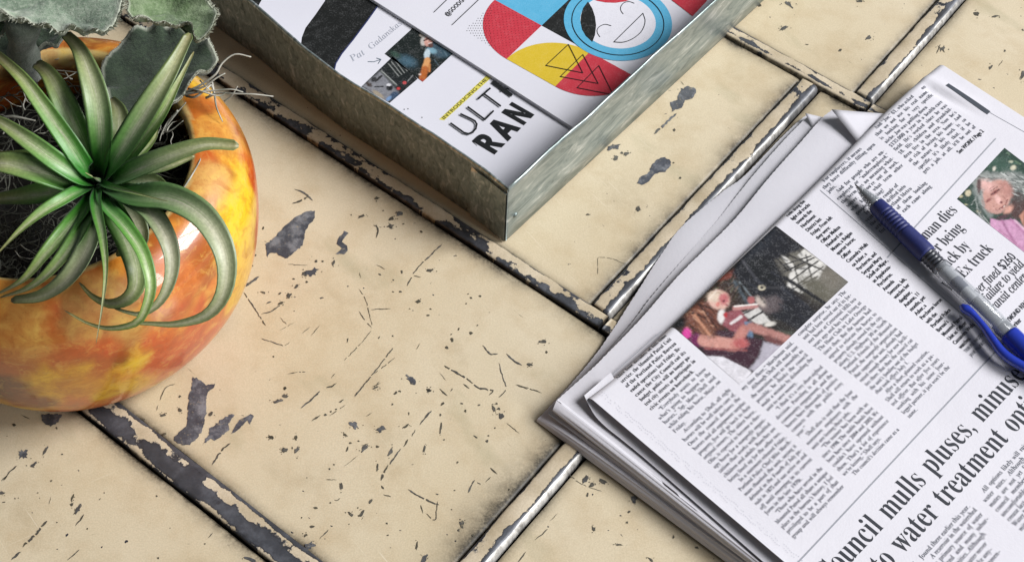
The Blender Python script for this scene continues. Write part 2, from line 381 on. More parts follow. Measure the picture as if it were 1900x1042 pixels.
chip_poly(q4((830, 770), (868, 760), (898, 775), (900, 800), (870, 830), (820, 840), (800, 870), (770, 893), (735, 888), (750, 855), (790, 835), (808, 800)), .7)
B1(q1, 2.605, (715, 181, 17, 11, 0), (720, 146, 16, 8, -30), (756, 121, 17, 11, 0), (575, 134, 22, 7, -18), (335, 402, 32, 17, -22), (300, 412, 14, 12, -30), (225, 515, 14, 10, -40), (185, 552, 18, 7, -20), (262, 470, 12, 7, -30),
   (905, 396, 18, 9, 5), (770, 402, 5, 12, 0), (665, 415, 8, 6, 20), (852, 543, 15, 8, -15), (818, 920, 30, 16, 38), (902, 973, 13, 11, 0), (988, 766, 8, 7, 0), (765, 497, 7, 8, 0), (728, 497, 5, 4, 0), (730, 440, 4, 4, 0), (910, 581, 6, 4, 0), (898, 612, 7, 4, 0),
   (1105, 525, 7, 6, 0), (1090, 508, 5, 3, 0), (1148, 519, 6, 5, 0), (1082, 554, 5, 4, 0), (1045, 678, 5, 10, 20), (1010, 702, 5, 4, 0), (1013, 730, 8, 9, 0), (1387, 848, 15, 9, 20), (650, 48, 11, 8, -10), (864, 207, 7, 5, 30), (777, 170, 7, 4, 0), (525, 126, 5, 5, 0),
   (355, 350, 8, 6, 0), (388, 350, 6, 5, 0), (310, 450, 7, 6, 0), (247, 435, 7, 5, 0), (100, 500, 14, 6, 10), (100, 190, 5, 10, 0), (205, 1000, 12, 12, 0), (170, 1026, 22, 7, -12), (508, 730, 4, 13, 10), (660, 718, 4, 8, 25), (725, 711, 5, 4, 0), (207, 962, 6, 5, 0), (150, 810, 4, 4, 0),
   (440, 355, 5, 14, 15), (1105, 695, 10, 8, 0), (1135, 660, 4, 5, 0), (740, 985, 10, 6, -40), (760, 978, 8, 5, 0), (640, 962, 16, 5, -30), (125, 550, 12, 4, -20), (180, 505, 10, 5, -50), (680, 105, 5, 3, 0), (63, 322, 7, 5, 0), (47, 372, 5, 4, 0), (808, 580, 5, 4, 0), (250, 590, 4, 3, 0))
for pts, w in (([(965, 268), (905, 325), (840, 390), (795, 470)], 2.6), ([(828, 420), (862, 428)], 2.6), ([(240, 72), (285, 56), (318, 36), (298, 20)], 3.6), ([(250, 0), (300, 22), (340, 58)], 3.2), ([(645, 172), (655, 200), (645, 238)], 3.6), ([(632, 175), (650, 185)], 3.0),
               ([(563, 590), (590, 630), (626, 672)], 1.5), ([(560, 480), (590, 525), (610, 590), (626, 660)], 1.2), ([(622, 583), (718, 578)], 1.6), ([(728, 768), (680, 830), (630, 895), (540, 1005)], 2.4), ([(738, 815), (680, 860), (638, 890)], 1.5), ([(622, 685), (570, 750), (490, 830)], 1.3),
               ([(80, 422), (45, 450), (5, 472)], 4.6), ([(6, 500), (60, 580), (112, 662)], 2.2), ([(975, 855), (1040, 890), (1090, 920), (1140, 960), (1210, 974), (1192, 997)], 3.2), ([(1160, 755), (1200, 798), (1235, 795)], 3.0), ([(1275, 795), (1310, 830), (1352, 852)], 3.2),
               ([(1240, 840), (1255, 900), (1275, 965), (1238, 1008)], 2.0), ([(955, 965), (990, 1000)], 2.4), ([(1068, 942), (1098, 965)], 3.0), ([(92, 722), (150, 742), (200, 756), (230, 740)], 1.7), ([(180, 684), (250, 645)], 1.0), ([(372, 660), (330, 710)], 1.2), ([(330, 665), (285, 700)], 1.0),
               ([(455, 938), (430, 955), (405, 962)], 2.6), ([(376, 978), (340, 1010), (302, 1042)], 2.2), ([(218, 893), (268, 885)], 2.2), ([(288, 884), (305, 884)], 2.2), ([(448, 890), (428, 915)], 1.6), ([(645, 365), (690, 390)], 1.6), ([(565, 405), (572, 432)], 1.3), ([(90, 605), (130, 595), (170, 570), (205, 545)], 2.2), ([(215, 655), (180, 620)], 1.4),
               ([(860, 745), (838, 778)], 1.2), ([(950, 885), (985, 925)], 1.0), ([(490, 1020), (465, 1030)], 1.8), ([(220, 365), (320, 370)], .9), ([(1322, 945), (1380, 962), (1433, 978)], 1.3)): S1(q1, pts, w)
B1(q2, 3.047, (478, 266, 30, 17, 35), (625, 291, 26, 17, 0), (902, 72, 14, 12, 0), (876, 400, 8, 23, 8), (685, 420, 10, 26, 25), (540, 396, 32, 12, -42), (155, 411, 11, 24, 28), (85, 410, 16, 15, 0), (128, 395, 5, 10, 0), (148, 335, 8, 14, 0), (610, 502, 6, 22, 5), (1310, 216, 17, 17, 0), (1297, 176, 10, 8, 0),
   (1268, 178, 8, 22, -35), (1285, 148, 9, 6, 0), (405, 610, 10, 20, 0), (340, 515, 8, 8, 0), (262, 735, 12, 5, 0), (456, 770, 17, 9, 30), (523, 765, 8, 20, 30), (505, 782, 5, 8, 0), (242, 840, 12, 7, 0), (207, 890, 13, 9, -40), (225, 950, 36, 20, -35), (572, 698, 6, 15, 35), (876, 1022, 12, 26, 30), (833, 953, 6, 27, 10),
   (1088, 818, 13, 13, 0), (1090, 842, 9, 14, 0), (1070, 862, 7, 8, 0), (1232, 357, 11, 9, -20), (1238, 328, 5, 4, 0), (1165, 332, 13, 5, 40), (10, 335, 16, 11, 25), (610, 388, 10, 6, 0), (458, 370, 8, 7, 0), (505, 358, 5, 4, 0), (440, 405, 5, 16, 20), (365, 490, 6, 4, 0), (980, 148, 14, 7, -35), (1108, 188, 5, 10, 0),
   (1088, 147, 10, 6, 0), (1185, 154, 9, 4, 0), (967, 212, 6, 8, 0), (968, 285, 5, 32, 8), (986, 351, 6, 5, 0), (948, 658, 7, 4, 20), (1047, 637, 5, 4, 0), (1355, 630, 5, 7, 0), (663, 823, 6, 5, 0), (670, 889, 7, 5, 0), (1150, 890, 9, 5, 20), (500, 735, 5, 4, 0), (345, 706, 5, 4, 0), (770, 275, 20, 6, -40), (788, 205, 4, 9, 0), (88, 60, 8, 8, 0),
   (695, 152, 6, 6, 0), (318, 210, 10, 7, 0), (348, 192, 8, 5, -40), (376, 178, 8, 5, 0), (425, 320, 14, 8, 30), (1062, 478, 7, 8, 0), (212, 565, 4, 4, 0), (450, 827, 5, 4, 0), (182, 790, 4, 4, 0), (1030, 745, 5, 4, 0), (1275, 284, 5, 4, 0))
for pts, w in (([(918, 184), (890, 215), (850, 268)], 3.4), ([(826, 295), (805, 330)], 4.6), ([(785, 348), (760, 390)], 4.6), ([(742, 400), (700, 460), (680, 490)], 3.0), ([(672, 490), (645, 545), (632, 582)], 4.2), ([(632, 610), (646, 630)], 4.4), ([(645, 660), (687, 672)], 4.6), ([(785, 630), (830, 660), (900, 696), (960, 718)], 2.8), ([(952, 698), (945, 750), (935, 805), (885, 765)], 1.7),
               ([(855, 718), (868, 766)], 2.6), ([(565, 0), (520, 60), (480, 104)], 2.4), ([(286, 75), (240, 120), (178, 172)], 3.0), ([(290, 210), (240, 245)], 3.4), ([(420, 122), (395, 140)], 2.6), ([(378, 32), (350, 50), (322, 54)], 3.0), ([(430, 155), (385, 185), (340, 218)], 1.8), ([(1162, 578), (1140, 610), (1125, 650)], 3.8), ([(1250, 508), (1288, 546)], 3.0), ([(1175, 590), (1195, 602)], 2.6), ([(1250, 560), (1222, 590)], 2.4),
               ([(400, 680), (385, 692), (366, 690)], 3.2), ([(336, 858), (310, 885), (285, 910)], 2.2), ([(320, 575), (380, 577)], 1.8), ([(580, 52), (628, 30)], 2.4), ([(605, 40), (625, 20)], 2.2), ([(963, 62), (1005, 105)], 2.2), ([(1025, 78), (1035, 60)], 2.2), ([(1393, 42), (1460, 62), (1540, 85)], 1.4), ([(1340, 255), (1415, 318)], 1.2), ([(500, 440), (420, 505)], 1.0), ([(545, 220), (580, 200)], 1.6), ([(520, 385), (560, 372)], 2.0)): S1(q2, pts, w)
B1(q3, 3.047, (131, 432, 35, 25, 0), (80, 268, 10, 9, 0), (256, 412, 10, 24, 30), (190, 492, 28, 9, -38), (290, 583, 6, 6, 0), (12, 652, 17, 9, -10), (408, 717, 7, 15, 25), (440, 745, 12, 32, 30), (410, 672, 6, 16, 25), (353, 433, 6, 4, 0), (105, 680, 4, 4, 0), (590, 650, 4, 4, 0), (322, 816, 6, 4, 0), (494, 853, 5, 4, 0), (1017, 107, 8, 6, 0), (1019, 182, 11, 12, -30), (924, 210, 16, 8, -15), (1195, 205, 16, 9, -30),
   (1530, 335, 18, 9, 20), (1610, 410, 15, 13, 0), (1610, 60, 7, 9, 0), (895, 1018, 6, 7, 0), (320, 285, 10, 6, 40), (815, 236, 9, 5, 0), (930, 317, 10, 5, 0), (1158, 937, 5, 4, 0), (22, 703, 9, 4, 0), (1420, 1030, 40, 10, 20), (215, 650, 5, 4, 0), (85, 682, 5, 4, 0))
for pts, w in (([(1303, 370), (1262, 400), (1240, 430), (1198, 492)], 3.2), ([(95, 495), (50, 540), (8, 585)], 3.2), ([(45, 545), (20, 580)], 4.0), ([(268, 810), (235, 840), (205, 885), (160, 925), (128, 955)], 5.0), ([(120, 985), (95, 1000), (64, 1028)], 4.6), ([(475, 770), (455, 800), (428, 836)], 3.2), ([(450, 970), (420, 1000), (380, 1030)], 2.2), ([(990, 35), (945, 50), (920, 85), (905, 130)], 2.0), ([(895, 155), (885, 184)], 2.0),
               ([(120, 208), (170, 235)], 1.8), ([(285, 670), (278, 720)], 1.2), ([(1205, 875), (1175, 908)], 1.6), ([(570, 680), (560, 692)], 1.8)): S1(q3, pts, w)
B1(q4, 2.605, (622, 710, 30, 15, -10), (684, 741, 12, 8, 0), (634, 765, 12, 10, 0), (660, 738, 9, 7, 0), (916, 629, 8, 7, 0), (943, 861, 7, 6, 0), (910, 787, 6, 5, 0), (1330, 25, 8, 7, 0), (740, 1010, 10, 16, 30), (500, 1036, 12, 5, 0))
for pts, w in (([(926, 548), (870, 600), (818, 648)], 4.4), ([(945, 392), (962, 412)], 1.5)): S1(q4, pts, w)
B1(q5, 2.605, (274, 137, 22, 7, -25), (683, 183, 13, 12, 0), (547, 242, 10, 5, -20), (298, 22, 24, 8, 40), (385, 216, 12, 3, 10), (1203, 67, 14, 12, 20), (1038, 236, 18, 10, -40), (1425, 362, 9, 22, 20), (1340, 246, 6, 5, 0), (1295, 80, 16, 4, -10), (1275, 322, 6, 14, 35), (1427, 145, 10, 4, 30), (154, 27, 10, 8, 0), (632, 5, 18, 6, 0))
for pts, w in (([(1015, 222), (1040, 240), (1050, 255)], 2.6), ([(1330, 292), (1310, 320)], 1.6), ([(1030, 215), (1010, 260)], 2.2)): S1(q5, pts, w)
B1(q6, 2.118, (290, 713, 10, 18, 35), (315, 738, 10, 7, -25), (357, 726, 15, 9, 30), (297, 776, 4, 9, 10), (480, 795, 12, 14, 30), (460, 845, 6, 5, 0), (452, 886, 5, 5, 0), (634, 942, 4, 8, 15), (423, 973, 15, 4, 0), (545, 1030, 14, 5, 40), (726, 985, 7, 5, 35), (320, 912, 9, 9, 0), (122, 175, 15, 9, -15), (135, 217, 4, 9, 0))
for pts, w in (([(140, 912), (115, 935), (90, 955)], 2.2), ([(55, 1000), (35, 1030), (20, 1042)], 2.6), ([(215, 690), (275, 735), (355, 765)], 1.0), ([(150, 880), (180, 850)], 1.0)): S1(q6, pts, w)
(A1, B1_), = Q(1000, 460, 5.21)((575, 92)); S1(Q(1000, 460, 5.21), [(567, 258), (572, 180), (572, 95), (650, 92), (760, 120), (895, 185)], .9)
# a scatter of small chips on the parts of the table without the big ones
for k in range(150):
    px, py = rng.uniform(-60, 1960), rng.uniform(-60, 1100)
    if 430 < px < 1120 and 240 < py < 1042: continue
    if vnoise(np.array([[px / 130, py / 130, 3.]]))[0] < .45: continue
    if rng.random() < .7: blob(px, py, *(rng.uniform(.6, 2.0, 2)), rng.uniform(0, 180))
    else:
        an = rng.normal(-.75, .6); L_ = rng.uniform(4, 16); scratch([(px, py), (px + L_ * math.cos(an) * .5, py + L_ * math.sin(an) * .5 + rng.normal()), (px + L_ * math.cos(an), py + L_ * math.sin(an))], rng.uniform(.7, 1.6))
for nm, (mb, t, tone) in chips.items(): mb.build('paint_chips', CHIP, t, kind='stuff', attrs={'tone': tone})
# ------------------------------------------------------------------ the pot
PX0, PY0 = -.18626, -.00602
def pot():
    Rm, hm, Rr, hr, Rb = .0797, .0590, .0590, .0845, .0590
    prof = [(.0, .003), (Rb - .01, .003), (Rb - .004, .0012)]
    prof += [(Rb + (Rm - Rb) * math.sin(a), hm - (hm - .001) * math.cos(a)) for a in np.linspace(.03, math.pi / 2, 20)]
    prof += [(Rr + (Rm - Rr) * math.cos(a) ** 1.0, hm + (hr - hm) * math.sin(a)) for a in np.linspace(.06, math.pi / 2, 22)]
    prof += [(Rr - .0012, hr - .0002), (Rr - .0022, hr - .0012), (Rr - .0028, hr - .003), (Rr - .002, hr - .010), (Rr + .004, .060), (Rr + .004, .045), (.045, .018), (.0, .012)]
    n = 160; V = []
    for r_, z in prof:
        for k in range(n):
            a = 2 * math.pi * k / n; w = 1 + .006 * math.sin(3 * a + .4) + .004 * math.sin(5 * a + 2)
            V.append((PX0 + r_ * w * math.cos(a), PY0 + r_ * w * math.sin(a), z))
    V = np.array(V); F = grid_faces(len(prof), n, wrap=True)
    # the glaze: patches of yellow, orange, red and brown brushed over each other
    cy, co_, cr, cb, cl = lin((240, 188, 46)), lin((226, 120, 32)), lin((208, 66, 26)), lin((150, 78, 28)), lin((232, 178, 96))
    p = V * [1, 1, 1]; n1, n2, n3 = fbm(p * 30, 5), fbm(p * 24 + 9, 5), fbm(p * 44 + 21, 5)
    c = np.tile(np.array(lin((230, 150, 54))), (len(V), 1))
    def lay(c, k, col): return c * (1 - k[:, None]) + np.array(col) * k[:, None]
    c = lay(c, smoothstep(.48, .54, n1), cy); c = lay(c, smoothstep(.52, .57, n2) * .9, co_); c = lay(c, smoothstep(.55, .61, n3) * .75, cb)
    c = lay(c, smoothstep(.56, .62, fbm(p * 36 + 40, 5)) * .75, cr)
    def spot(px, py, z, rad, col, k=.9):
        nonlocal c
        d = np.linalg.norm(V - W(px, py, z), axis=1) / rad + (fbm(V * 110, 3) - .5) * 1.1
        c = lay(c, smoothstep(1.1, .6, d) * k, col)
    spot(445, 400, .066, .016, lin((246, 204, 46))); spot(432, 440, .064, .015, lin((244, 200, 40))); spot(463, 330, .064, .009, lin((206, 52, 22))); spot(440, 300, .070, .007, lin((226, 110, 28)))
    spot(400, 250, .080, .014, lin((224, 160, 70))); spot(360, 195, .083, .010, lin((196, 104, 40))); spot(425, 255, .072, .005, lin((190, 70, 28))); spot(380, 340, .080, .012, lin((226, 172, 96)))
    spot(330, 530, .075, .014, lin((222, 128, 60)), .8); spot(320, 600, .068, .011, lin((232, 176, 150)), .7); spot(365, 600, .060, .010, lin((200, 84, 46))); spot(300, 640, .062, .012, lin((214, 132, 84)), .8); spot(250, 620, .066, .010, lin((204, 160, 84)), .8)
    spot(110, 660, .062, .012, lin((206, 96, 34))); spot(170, 700, .05, .012, lin((196, 104, 30)), .8); spot(80, 715, .045, .019, lin((244, 188, 40)), 1); spot(140, 722, .04, .013, lin((238, 176, 40)), 1); spot(150, 735, .038, .012, lin((224, 150, 40))); spot(258, 700, .045, .011, lin((246, 202, 46)), 1)
    spot(235, 690, .05, .008, lin((140, 78, 30))); spot(20, 660, .06, .014, lin((188, 92, 34))); spot(60, 600, .072, .016, lin((222, 160, 78)), .8); spot(170, 570, .078, .016, lin((212, 168, 96)), .7); spot(5, 735, .04, .016, lin((106, 54, 20)), 1); spot(60, 752, .03, .010, lin((130, 66, 24)), 1)
    spot(220, 740, .036, .008, lin((120, 66, 30))); spot(415, 560, .05, .008, lin((150, 100, 44)), .8); spot(340, 660, .05, .009, lin((150, 92, 40)), .7)
    ang = np.arctan2(V[:, 1] - PY0, V[:, 0] - PX0); rad_ = np.hypot(V[:, 0] - PX0, V[:, 1] - PY0)
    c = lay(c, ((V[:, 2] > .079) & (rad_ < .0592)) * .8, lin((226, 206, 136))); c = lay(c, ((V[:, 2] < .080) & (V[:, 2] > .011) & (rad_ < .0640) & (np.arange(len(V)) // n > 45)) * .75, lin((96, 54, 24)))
    m = M('mottled_glaze'); a = m.attr('ink', 'Color')
    st = m.noise(1, 5, .65, vec=m.co((160, 160, 600)), dist=.6); fi = m.noise(700, 4, .7); md = m.noise(120, 6, .65, dist=.8)
    col = m.mix(m.ramp(md, [(.46, .0), (.62, .42)]), a, lin((176, 84, 26))); col = m.mix(m.ramp(md, [(.30, .55), (.46, 0)]), col, lin((240, 196, 96)))
    col = m.mix(m.ramp(st, [(.54, 0), (.66, .22)]), col, lin((240, 196, 106))); col = m.mix(m.ramp(fi, [(.55, 0), (.70, .28)]), col, lin((110, 56, 20)))
    m.out(color=col, rough=.32, spec=.5, coat=.45, coatr=.03, normal=m.bump(m.math('ADD', st, md), .06, .001))
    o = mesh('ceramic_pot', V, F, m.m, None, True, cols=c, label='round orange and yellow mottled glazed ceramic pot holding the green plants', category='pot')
    return o
pot()
SOIL = (lambda m: m.out(color=m.mix(m.ramp(m.noise(260, 6, .7), [(.35, 0), (.7, 1)]), lin((10, 10, 9)), lin((46, 42, 36))), rough=.9, normal=m.bump(m.noise(300, 6, .7), .9, .004)))(M('dark_soil'))
a_, r_ = np.meshgrid(np.linspace(0, 2 * math.pi, 49)[:-1], np.linspace(0, .0600, 16))
V = np.c_[(PX0 + r_ * np.cos(a_)).ravel(), (PY0 + r_ * np.sin(a_)).ravel(), (.053 + .006 * fbm(np.stack([r_ * np.cos(a_) * 120, r_ * np.sin(a_) * 120, r_ * 0], -1), 4)).ravel()]
mesh('soil', V, grid_faces(16, 48, wrap=True, flip=True), SOIL, None, True, kind='stuff', label='dark crumbly potting mix inside the orange pot', category='soil')

# ------------------------------------------------------------------ grey moss in and over the pot
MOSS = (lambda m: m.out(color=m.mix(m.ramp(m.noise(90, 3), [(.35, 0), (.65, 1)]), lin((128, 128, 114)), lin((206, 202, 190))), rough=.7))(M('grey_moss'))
MOSS_D = simple('shaded_moss', (84, 84, 74), .8, 0, .4, 60)  # moss colour darkened to hold the shade inside the pot
mb = MB()
for k in range(330):
    a = rng.uniform(0, 2 * math.pi); r0 = .055 * math.sqrt(rng.random()); p = np.array([PX0 + r0 * math.cos(a), PY0 + r0 * math.sin(a), .060 + .010 * rng.random()])
    h = rng.uniform(0, 2 * math.pi); kk = rng.normal() * 130; P = [p.copy()]
    for s in range(rng.integers(9, 18)):
        h += kk * .0022 + rng.normal() * .25; p = p + .0022 * np.array([math.cos(h), math.sin(h), rng.normal() * .35])
        q = p[:2] - [PX0, PY0]; d = np.linalg.norm(q)
        if d > .0555: p[:2] = np.array([PX0, PY0]) + q / d * .0555
        p[2] = min(max(p[2], .058), .076); P.append(p.copy())
    tube(mb, P, rng.uniform(.00018, .00042), 3, False)
mb.build('moss', MOSS_D, None, smooth=True, kind='stuff', label='tangle of thin grey moss fibres, darkened for shade, filling the orange pot', category='moss'); mb = MB()
def strand(*pts, rad=.0005): tube(mb, crom([W(x, y, z) for x, y, z in pts], 22), [rad * (1 - .55 * t) for t in np.linspace(0, 1, 22)], 4)
strand((343, 172, .088), (372, 158, .092), (400, 138, .096), (412, 118, .099), (436, 101, .101), (466, 106, .100), rad=.00062)
strand((340, 176, .088), (368, 171, .091), (400, 168, .093), (430, 166, .094), (451, 171, .092), rad=.00062)
strand((348, 172, .088), (380, 160, .093), (400, 146, .096), (418, 136, .097), rad=.0006)
strand((382, 182, .088), (405, 173, .091), (437, 174, .092), (472, 175, .092), (507, 179, .089), rad=.00062)
strand((416, 188, .088), (430, 178, .09), (441, 160, .093), rad=.0005)
strand((393, 152, .09), (398, 176, .09), (402, 200, .087), (413, 226, .082), rad=.00055)
strand((345, 178, .087), (362, 180, .089), (383, 165, .092), (392, 158, .091), (396, 172, .09), (386, 182, .088), rad=.0006)
strand((350, 165, .088), (375, 170, .093), (405, 178, .092), (420, 172, .092), rad=.00055)
strand((372, 150, .09), (381, 160, .093), (390, 170, .092), (388, 180, .089), rad=.0005)
strand((330, 205, .085), (312, 225, .08), (300, 248, .078), (296, 262, .076), rad=.0005)
strand((340, 350, .084), (356, 325, .086), (370, 300, .085), (374, 288, .083), rad=.0004)
strand((300, 250, .076), (318, 222, .081), (345, 190, .087), rad=.0005); strand((290, 232, .076), (310, 245, .079), (340, 224, .084), rad=.00045)
strand((60, 95, .078), (85, 110, .08), (110, 108, .082), (115, 88, .082), (100, 80, .08), rad=.0004); strand((90, 130, .078), (120, 132, .08), (150, 135, .08), rad=.0004); strand((0, 222, .084), (22, 216, .086), (66, 224, .084), rad=.0009)
for x0, y0, x1, y1, n in ((50, 75, 150, 150, 16), (280, 190, 345, 270, 14), (0, 190, 70, 300, 10), (20, 390, 150, 480, 8)):
    for k in range(n):
        x, y, h, z_ = rng.uniform(x0, x1), rng.uniform(y0, y1), rng.uniform(0, 6.3), rng.uniform(.072, .079); P = []; kk = rng.normal() * .25
        for s_ in range(7): P.append((x, y, z_ + .0015 * rng.random())); h += kk + rng.normal() * .25; x += 7.5 * math.cos(h); y += 6 * math.sin(h)
        strand(*P, rad=rng.uniform(.0002, .0004))
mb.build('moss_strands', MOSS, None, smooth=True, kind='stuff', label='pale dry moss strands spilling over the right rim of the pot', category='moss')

# ------------------------------------------------------------------ the air plant with strap leaves
def leaf_mat():
    m = M('strap_leaf'); t = m.attr('along'); k = m.attr('side'); tint = m.attr('tint')
    v = m.n('ShaderNodeCombineXYZ', {'X': m.math('MULTIPLY', t, 3.0), 'Y': m.math('MULTIPLY', k, 9.0), 'Z': m.attr('seed')}).outputs[0]
    st = m.noise(2.2, 4, .6, vec=v); fi = m.noise(900, 3)
    c = m.ramp(t, [(0, lin((10, 84, 10))), (.2, lin((42, 146, 26))), (.42, lin((104, 176, 56))), (.75, lin((158, 174, 92))), (1, lin((150, 130, 80)))])
    grey = m.ramp(t, [(0, lin((14, 92, 12))), (.22, lin((92, 150, 58))), (.55, lin((204, 188, 172))), (1, lin((148, 158, 102)))])
    c = m.mix(m.math('MULTIPLY', tint, .75), c, grey)
    c = m.mix(m.math('MULTIPLY', m.ramp(st, [(.34, .12), (.62, 1)]), m.math('MULTIPLY', m.ramp(k, [(.22, 0), (.5, 1.0), (.78, 0)]), m.ramp(t, [(.12, .0), (.42, 1), (.8, .7), (1, .2)]))), c, lin((222, 218, 190)))  # pale trichomes and the glossy sheen, both painted along the leaf's middle
    c = m.mix(m.ramp(k, [(0, .6), (.15, .3), (.4, 0), (.6, 0), (.85, .3), (1, .6)]), c, lin((44, 104, 30)))
    c = m.mix(m.math('MULTIPLY', m.ramp(fi, [(.4, 1), (.65, 0)]), .22), c, lin((40, 60, 34)))
    return m.out(color=c, rough=.46, sheen=.12, sheenr=.4, spec=.6, coat=.10, coatr=.35, normal=m.bump(m.math('ADD', m.math('MULTIPLY', st, .5), m.math('MULTIPLY', fi, .3)), .25, .0006))
LEAF = leaf_mat()
plant = link('air_plant', None, None, label='spiky green air plant with long curling strap leaves in the orange pot', category='plant')
plant.location = W(183, 335, .084)
def strap(pts, w, wide=.35, tint=0.0, chan=.22, up=(0, -.35, .94), tip=.12, base=.7):
    """a strap leaf through pixels at heights; w in pixels"""
    N = 40; C = crom([W(x, y, z) for x, y, z in pts], N); Tn = np.gradient(C, axis=0); Tn /= np.linalg.norm(Tn, axis=1)[:, None]
    u0 = np.array(up, float); V, al, si = [], [], []; w = w / 4.35 / 1000; prev = None
    kk = np.linspace(-1, 1, 9)
    for i in range(N):
        t = i / (N - 1); s = np.cross(Tn[i], u0); L = np.linalg.norm(s)
        s = s / L if L > .15 or prev is None else prev
        if prev is not None and s @ prev < 0: s = -s
        if prev is not None: s = prev * .45 + s * .55; s /= np.linalg.norm(s)
        prev = s; nn = np.cross(s, Tn[i]); nn /= np.linalg.norm(nn)
        ww = w * (base + (1 - base) * smoothstep(0, wide, t)) * (1 - (1 - tip) * smoothstep(wide, 1.02, t) ** 1.15) * (1 if t < .97 else math.sqrt(max(.05, 1 - ((t - .97) / .032) ** 2)))
        for k in kk:
            V.append(C[i] + s * k * ww / 2 + nn * (ww * chan * (k * k - .35))); al.append(t); si.append((k + 1) / 2)
        for k in kk[::-1][1:-1]:
            V.append(C[i] + s * k * ww / 2 + nn * (ww * chan * (k * k - .35) - .0011 * (1 - k * k) ** .5 * min(1, ww / .004))); al.append(t); si.append((k + 1) / 2)
    V = np.array(V) - np.array(plant.location); n = 16
    F = grid_faces(N, n, wrap=True) + [tuple(range(n))[::-1], tuple((N - 1) * n + i for i in range(n))]
    mesh('leaf', V, F, LEAF, plant, True, {'along': al, 'side': si, 'tint': [tint] * len(al), 'seed': [rnd.random() * 40] * len(al)})
zb = .096
# back row first, front leaves last
strap([(180, 340, .086), (120, 318, .090), (60, 290, .090), (-20, 282, .086)], 26)
strap([(182, 345, .084), (120, 350, .087), (60, 362, .086), (-30, 372, .082)], 40, tip=.4)
strap([(185, 330, .088), (204, 290, .098), (221, 245, .106), (219, 205, .108), (205, 182, .106)], 40, .5, .55, tip=.35)
strap([(190, 335, .088), (240, 300, .098), (285, 258, .104), (292, 225, .106)], 26, .3)
strap([(190, 340, .088), (250, 318, .096), (310, 309, .102), (361, 290, .104)], 24, .4, .5, tip=.3)
strap([(200, 345, .088), (240, 335, .094), (285, 337, .098), (308, 352, .099), (316, 368, .097)], 30, .5, .8, tip=.4)
strap([(190, 345, .086), (225, 372, .094), (250, 405, .100), (262, 440, .098), (250, 462, .094), (215, 470, .088)], 34, .5, .9, tip=.4)
strap([(180, 345, .090), (140, 336, .098), (77, 316, .106), (10, 303, .108), (-40, 305, .104)], 50, .35, .25, tip=.5)
strap([(178, 342, .092), (150, 330, .102), (105, 300, .110), (55, 263, .114), (0, 226, .114), (-40, 212, .112)], 32, .4, .25, tip=.4)
strap([(180, 330, .090), (160, 282, .104), (138, 232, .115), (112, 175, .122), (90, 137, .124), (66, 117, .122)], 42, .45, .2, tip=.45)
strap([(178, 334, .092), (160, 312, .104), (126, 262, .114), (78, 194, .122), (38, 142, .126), (-10, 98, .126)], 32, .3, .1, tip=.5)
strap([(184, 332, .092), (187, 292, .106), (187, 246, .117), (182, 196, .125), (168, 142, .130), (147, 92, .132), (120, 62, .131)], 43, .45, .5, tip=.4)
strap([(190, 335, .090), (228, 300, .104), (262, 262, .114), (300, 210, .124), (332, 150, .130), (360, 96, .132)], 30, .3, .1, tip=.15)
strap([(186, 336, .092), (205, 308, .106), (238, 258, .117), (282, 188, .128), (318, 128, .134), (353, 62, .136)], 42, .45, .45, tip=.4)
strap([(188, 338, .092), (222, 328, .104), (272, 306, .114), (328, 284, .120), (384, 268, .123), (443, 271, .122)], 36, .4, .45, tip=.5)
strap([(178, 342, .092), (150, 352, .100), (115, 371, .104), (75, 395, .104), (34, 430, .101), (-10, 476, .096)], 24, .3, .05)
strap([(178, 344, .090), (160, 380, .098), (130, 418, .103), (86, 468, .103), (43, 518, .098), (-10, 548, .090)], 32, .35, 0, up=(-.1, -.2, .9))
strap([(180, 345, .090), (165, 395, .100), (142, 440, .105), (103, 492, .104), (56, 532, .098), (0, 552, .090)], 32, .35, .1, up=(-.2, -.2, .9))
strap([(182, 345, .090), (178, 392, .102), (164, 455, .107), (130, 512, .104), (80, 548, .097), (20, 557, .090)], 42, .45, .75, up=(-.3, -.3, .85), tip=.3)
strap([(186, 345, .090), (206, 388, .102), (232, 437, .108), (251, 492, .107), (252, 532, .102), (233, 556, .098), (203, 563, .095), (172, 550, .093), (147, 524, .092)], 40, .4, .35, up=(.3, -.5, .8))
strap([(188, 344, .092), (233, 366, .106), (276, 390, .113), (307, 436, .113), (319, 480, .109), (314, 524, .104), (294, 562, .099), (263, 582, .096), (233, 578, .095), (207, 569, .094)], 33, .4, .95, up=(.3, -.4, .85))
strap([(190, 342, .092), (242, 362, .110), (311, 367, .117), (366, 393, .119), (402, 436, .117), (420, 488, .112), (414, 544, .105), (384, 584, .099), (328, 601, .095), (276, 600, .093), (248, 599, .092)], 46, .35, .85, up=(.25, -.35, .9))
strap([(185, 345, .092), (194, 378, .106), (229, 416, .113), (263, 466, .114), (279, 523, .110), (272, 566, .104), (253, 598, .099), (207, 609, .095), (164, 600, .092), (120, 576, .092)], 26, .3, .1, up=(.4, -.3, .85))
strap([(183, 342, .094), (178, 378, .108), (190, 438, .117), (196, 501, .119), (190, 566, .117), (178, 638, .113)], 20, .2, .1, tip=.06)
strap([(184, 338, .098), (212, 348, .108), (246, 357, .114), (312, 374, .118)], 13, .15, 0, tip=.08)
strap([(186, 336, .098), (176, 330, .112), (158, 320, .118)], 8, .2, .6, tip=.2)

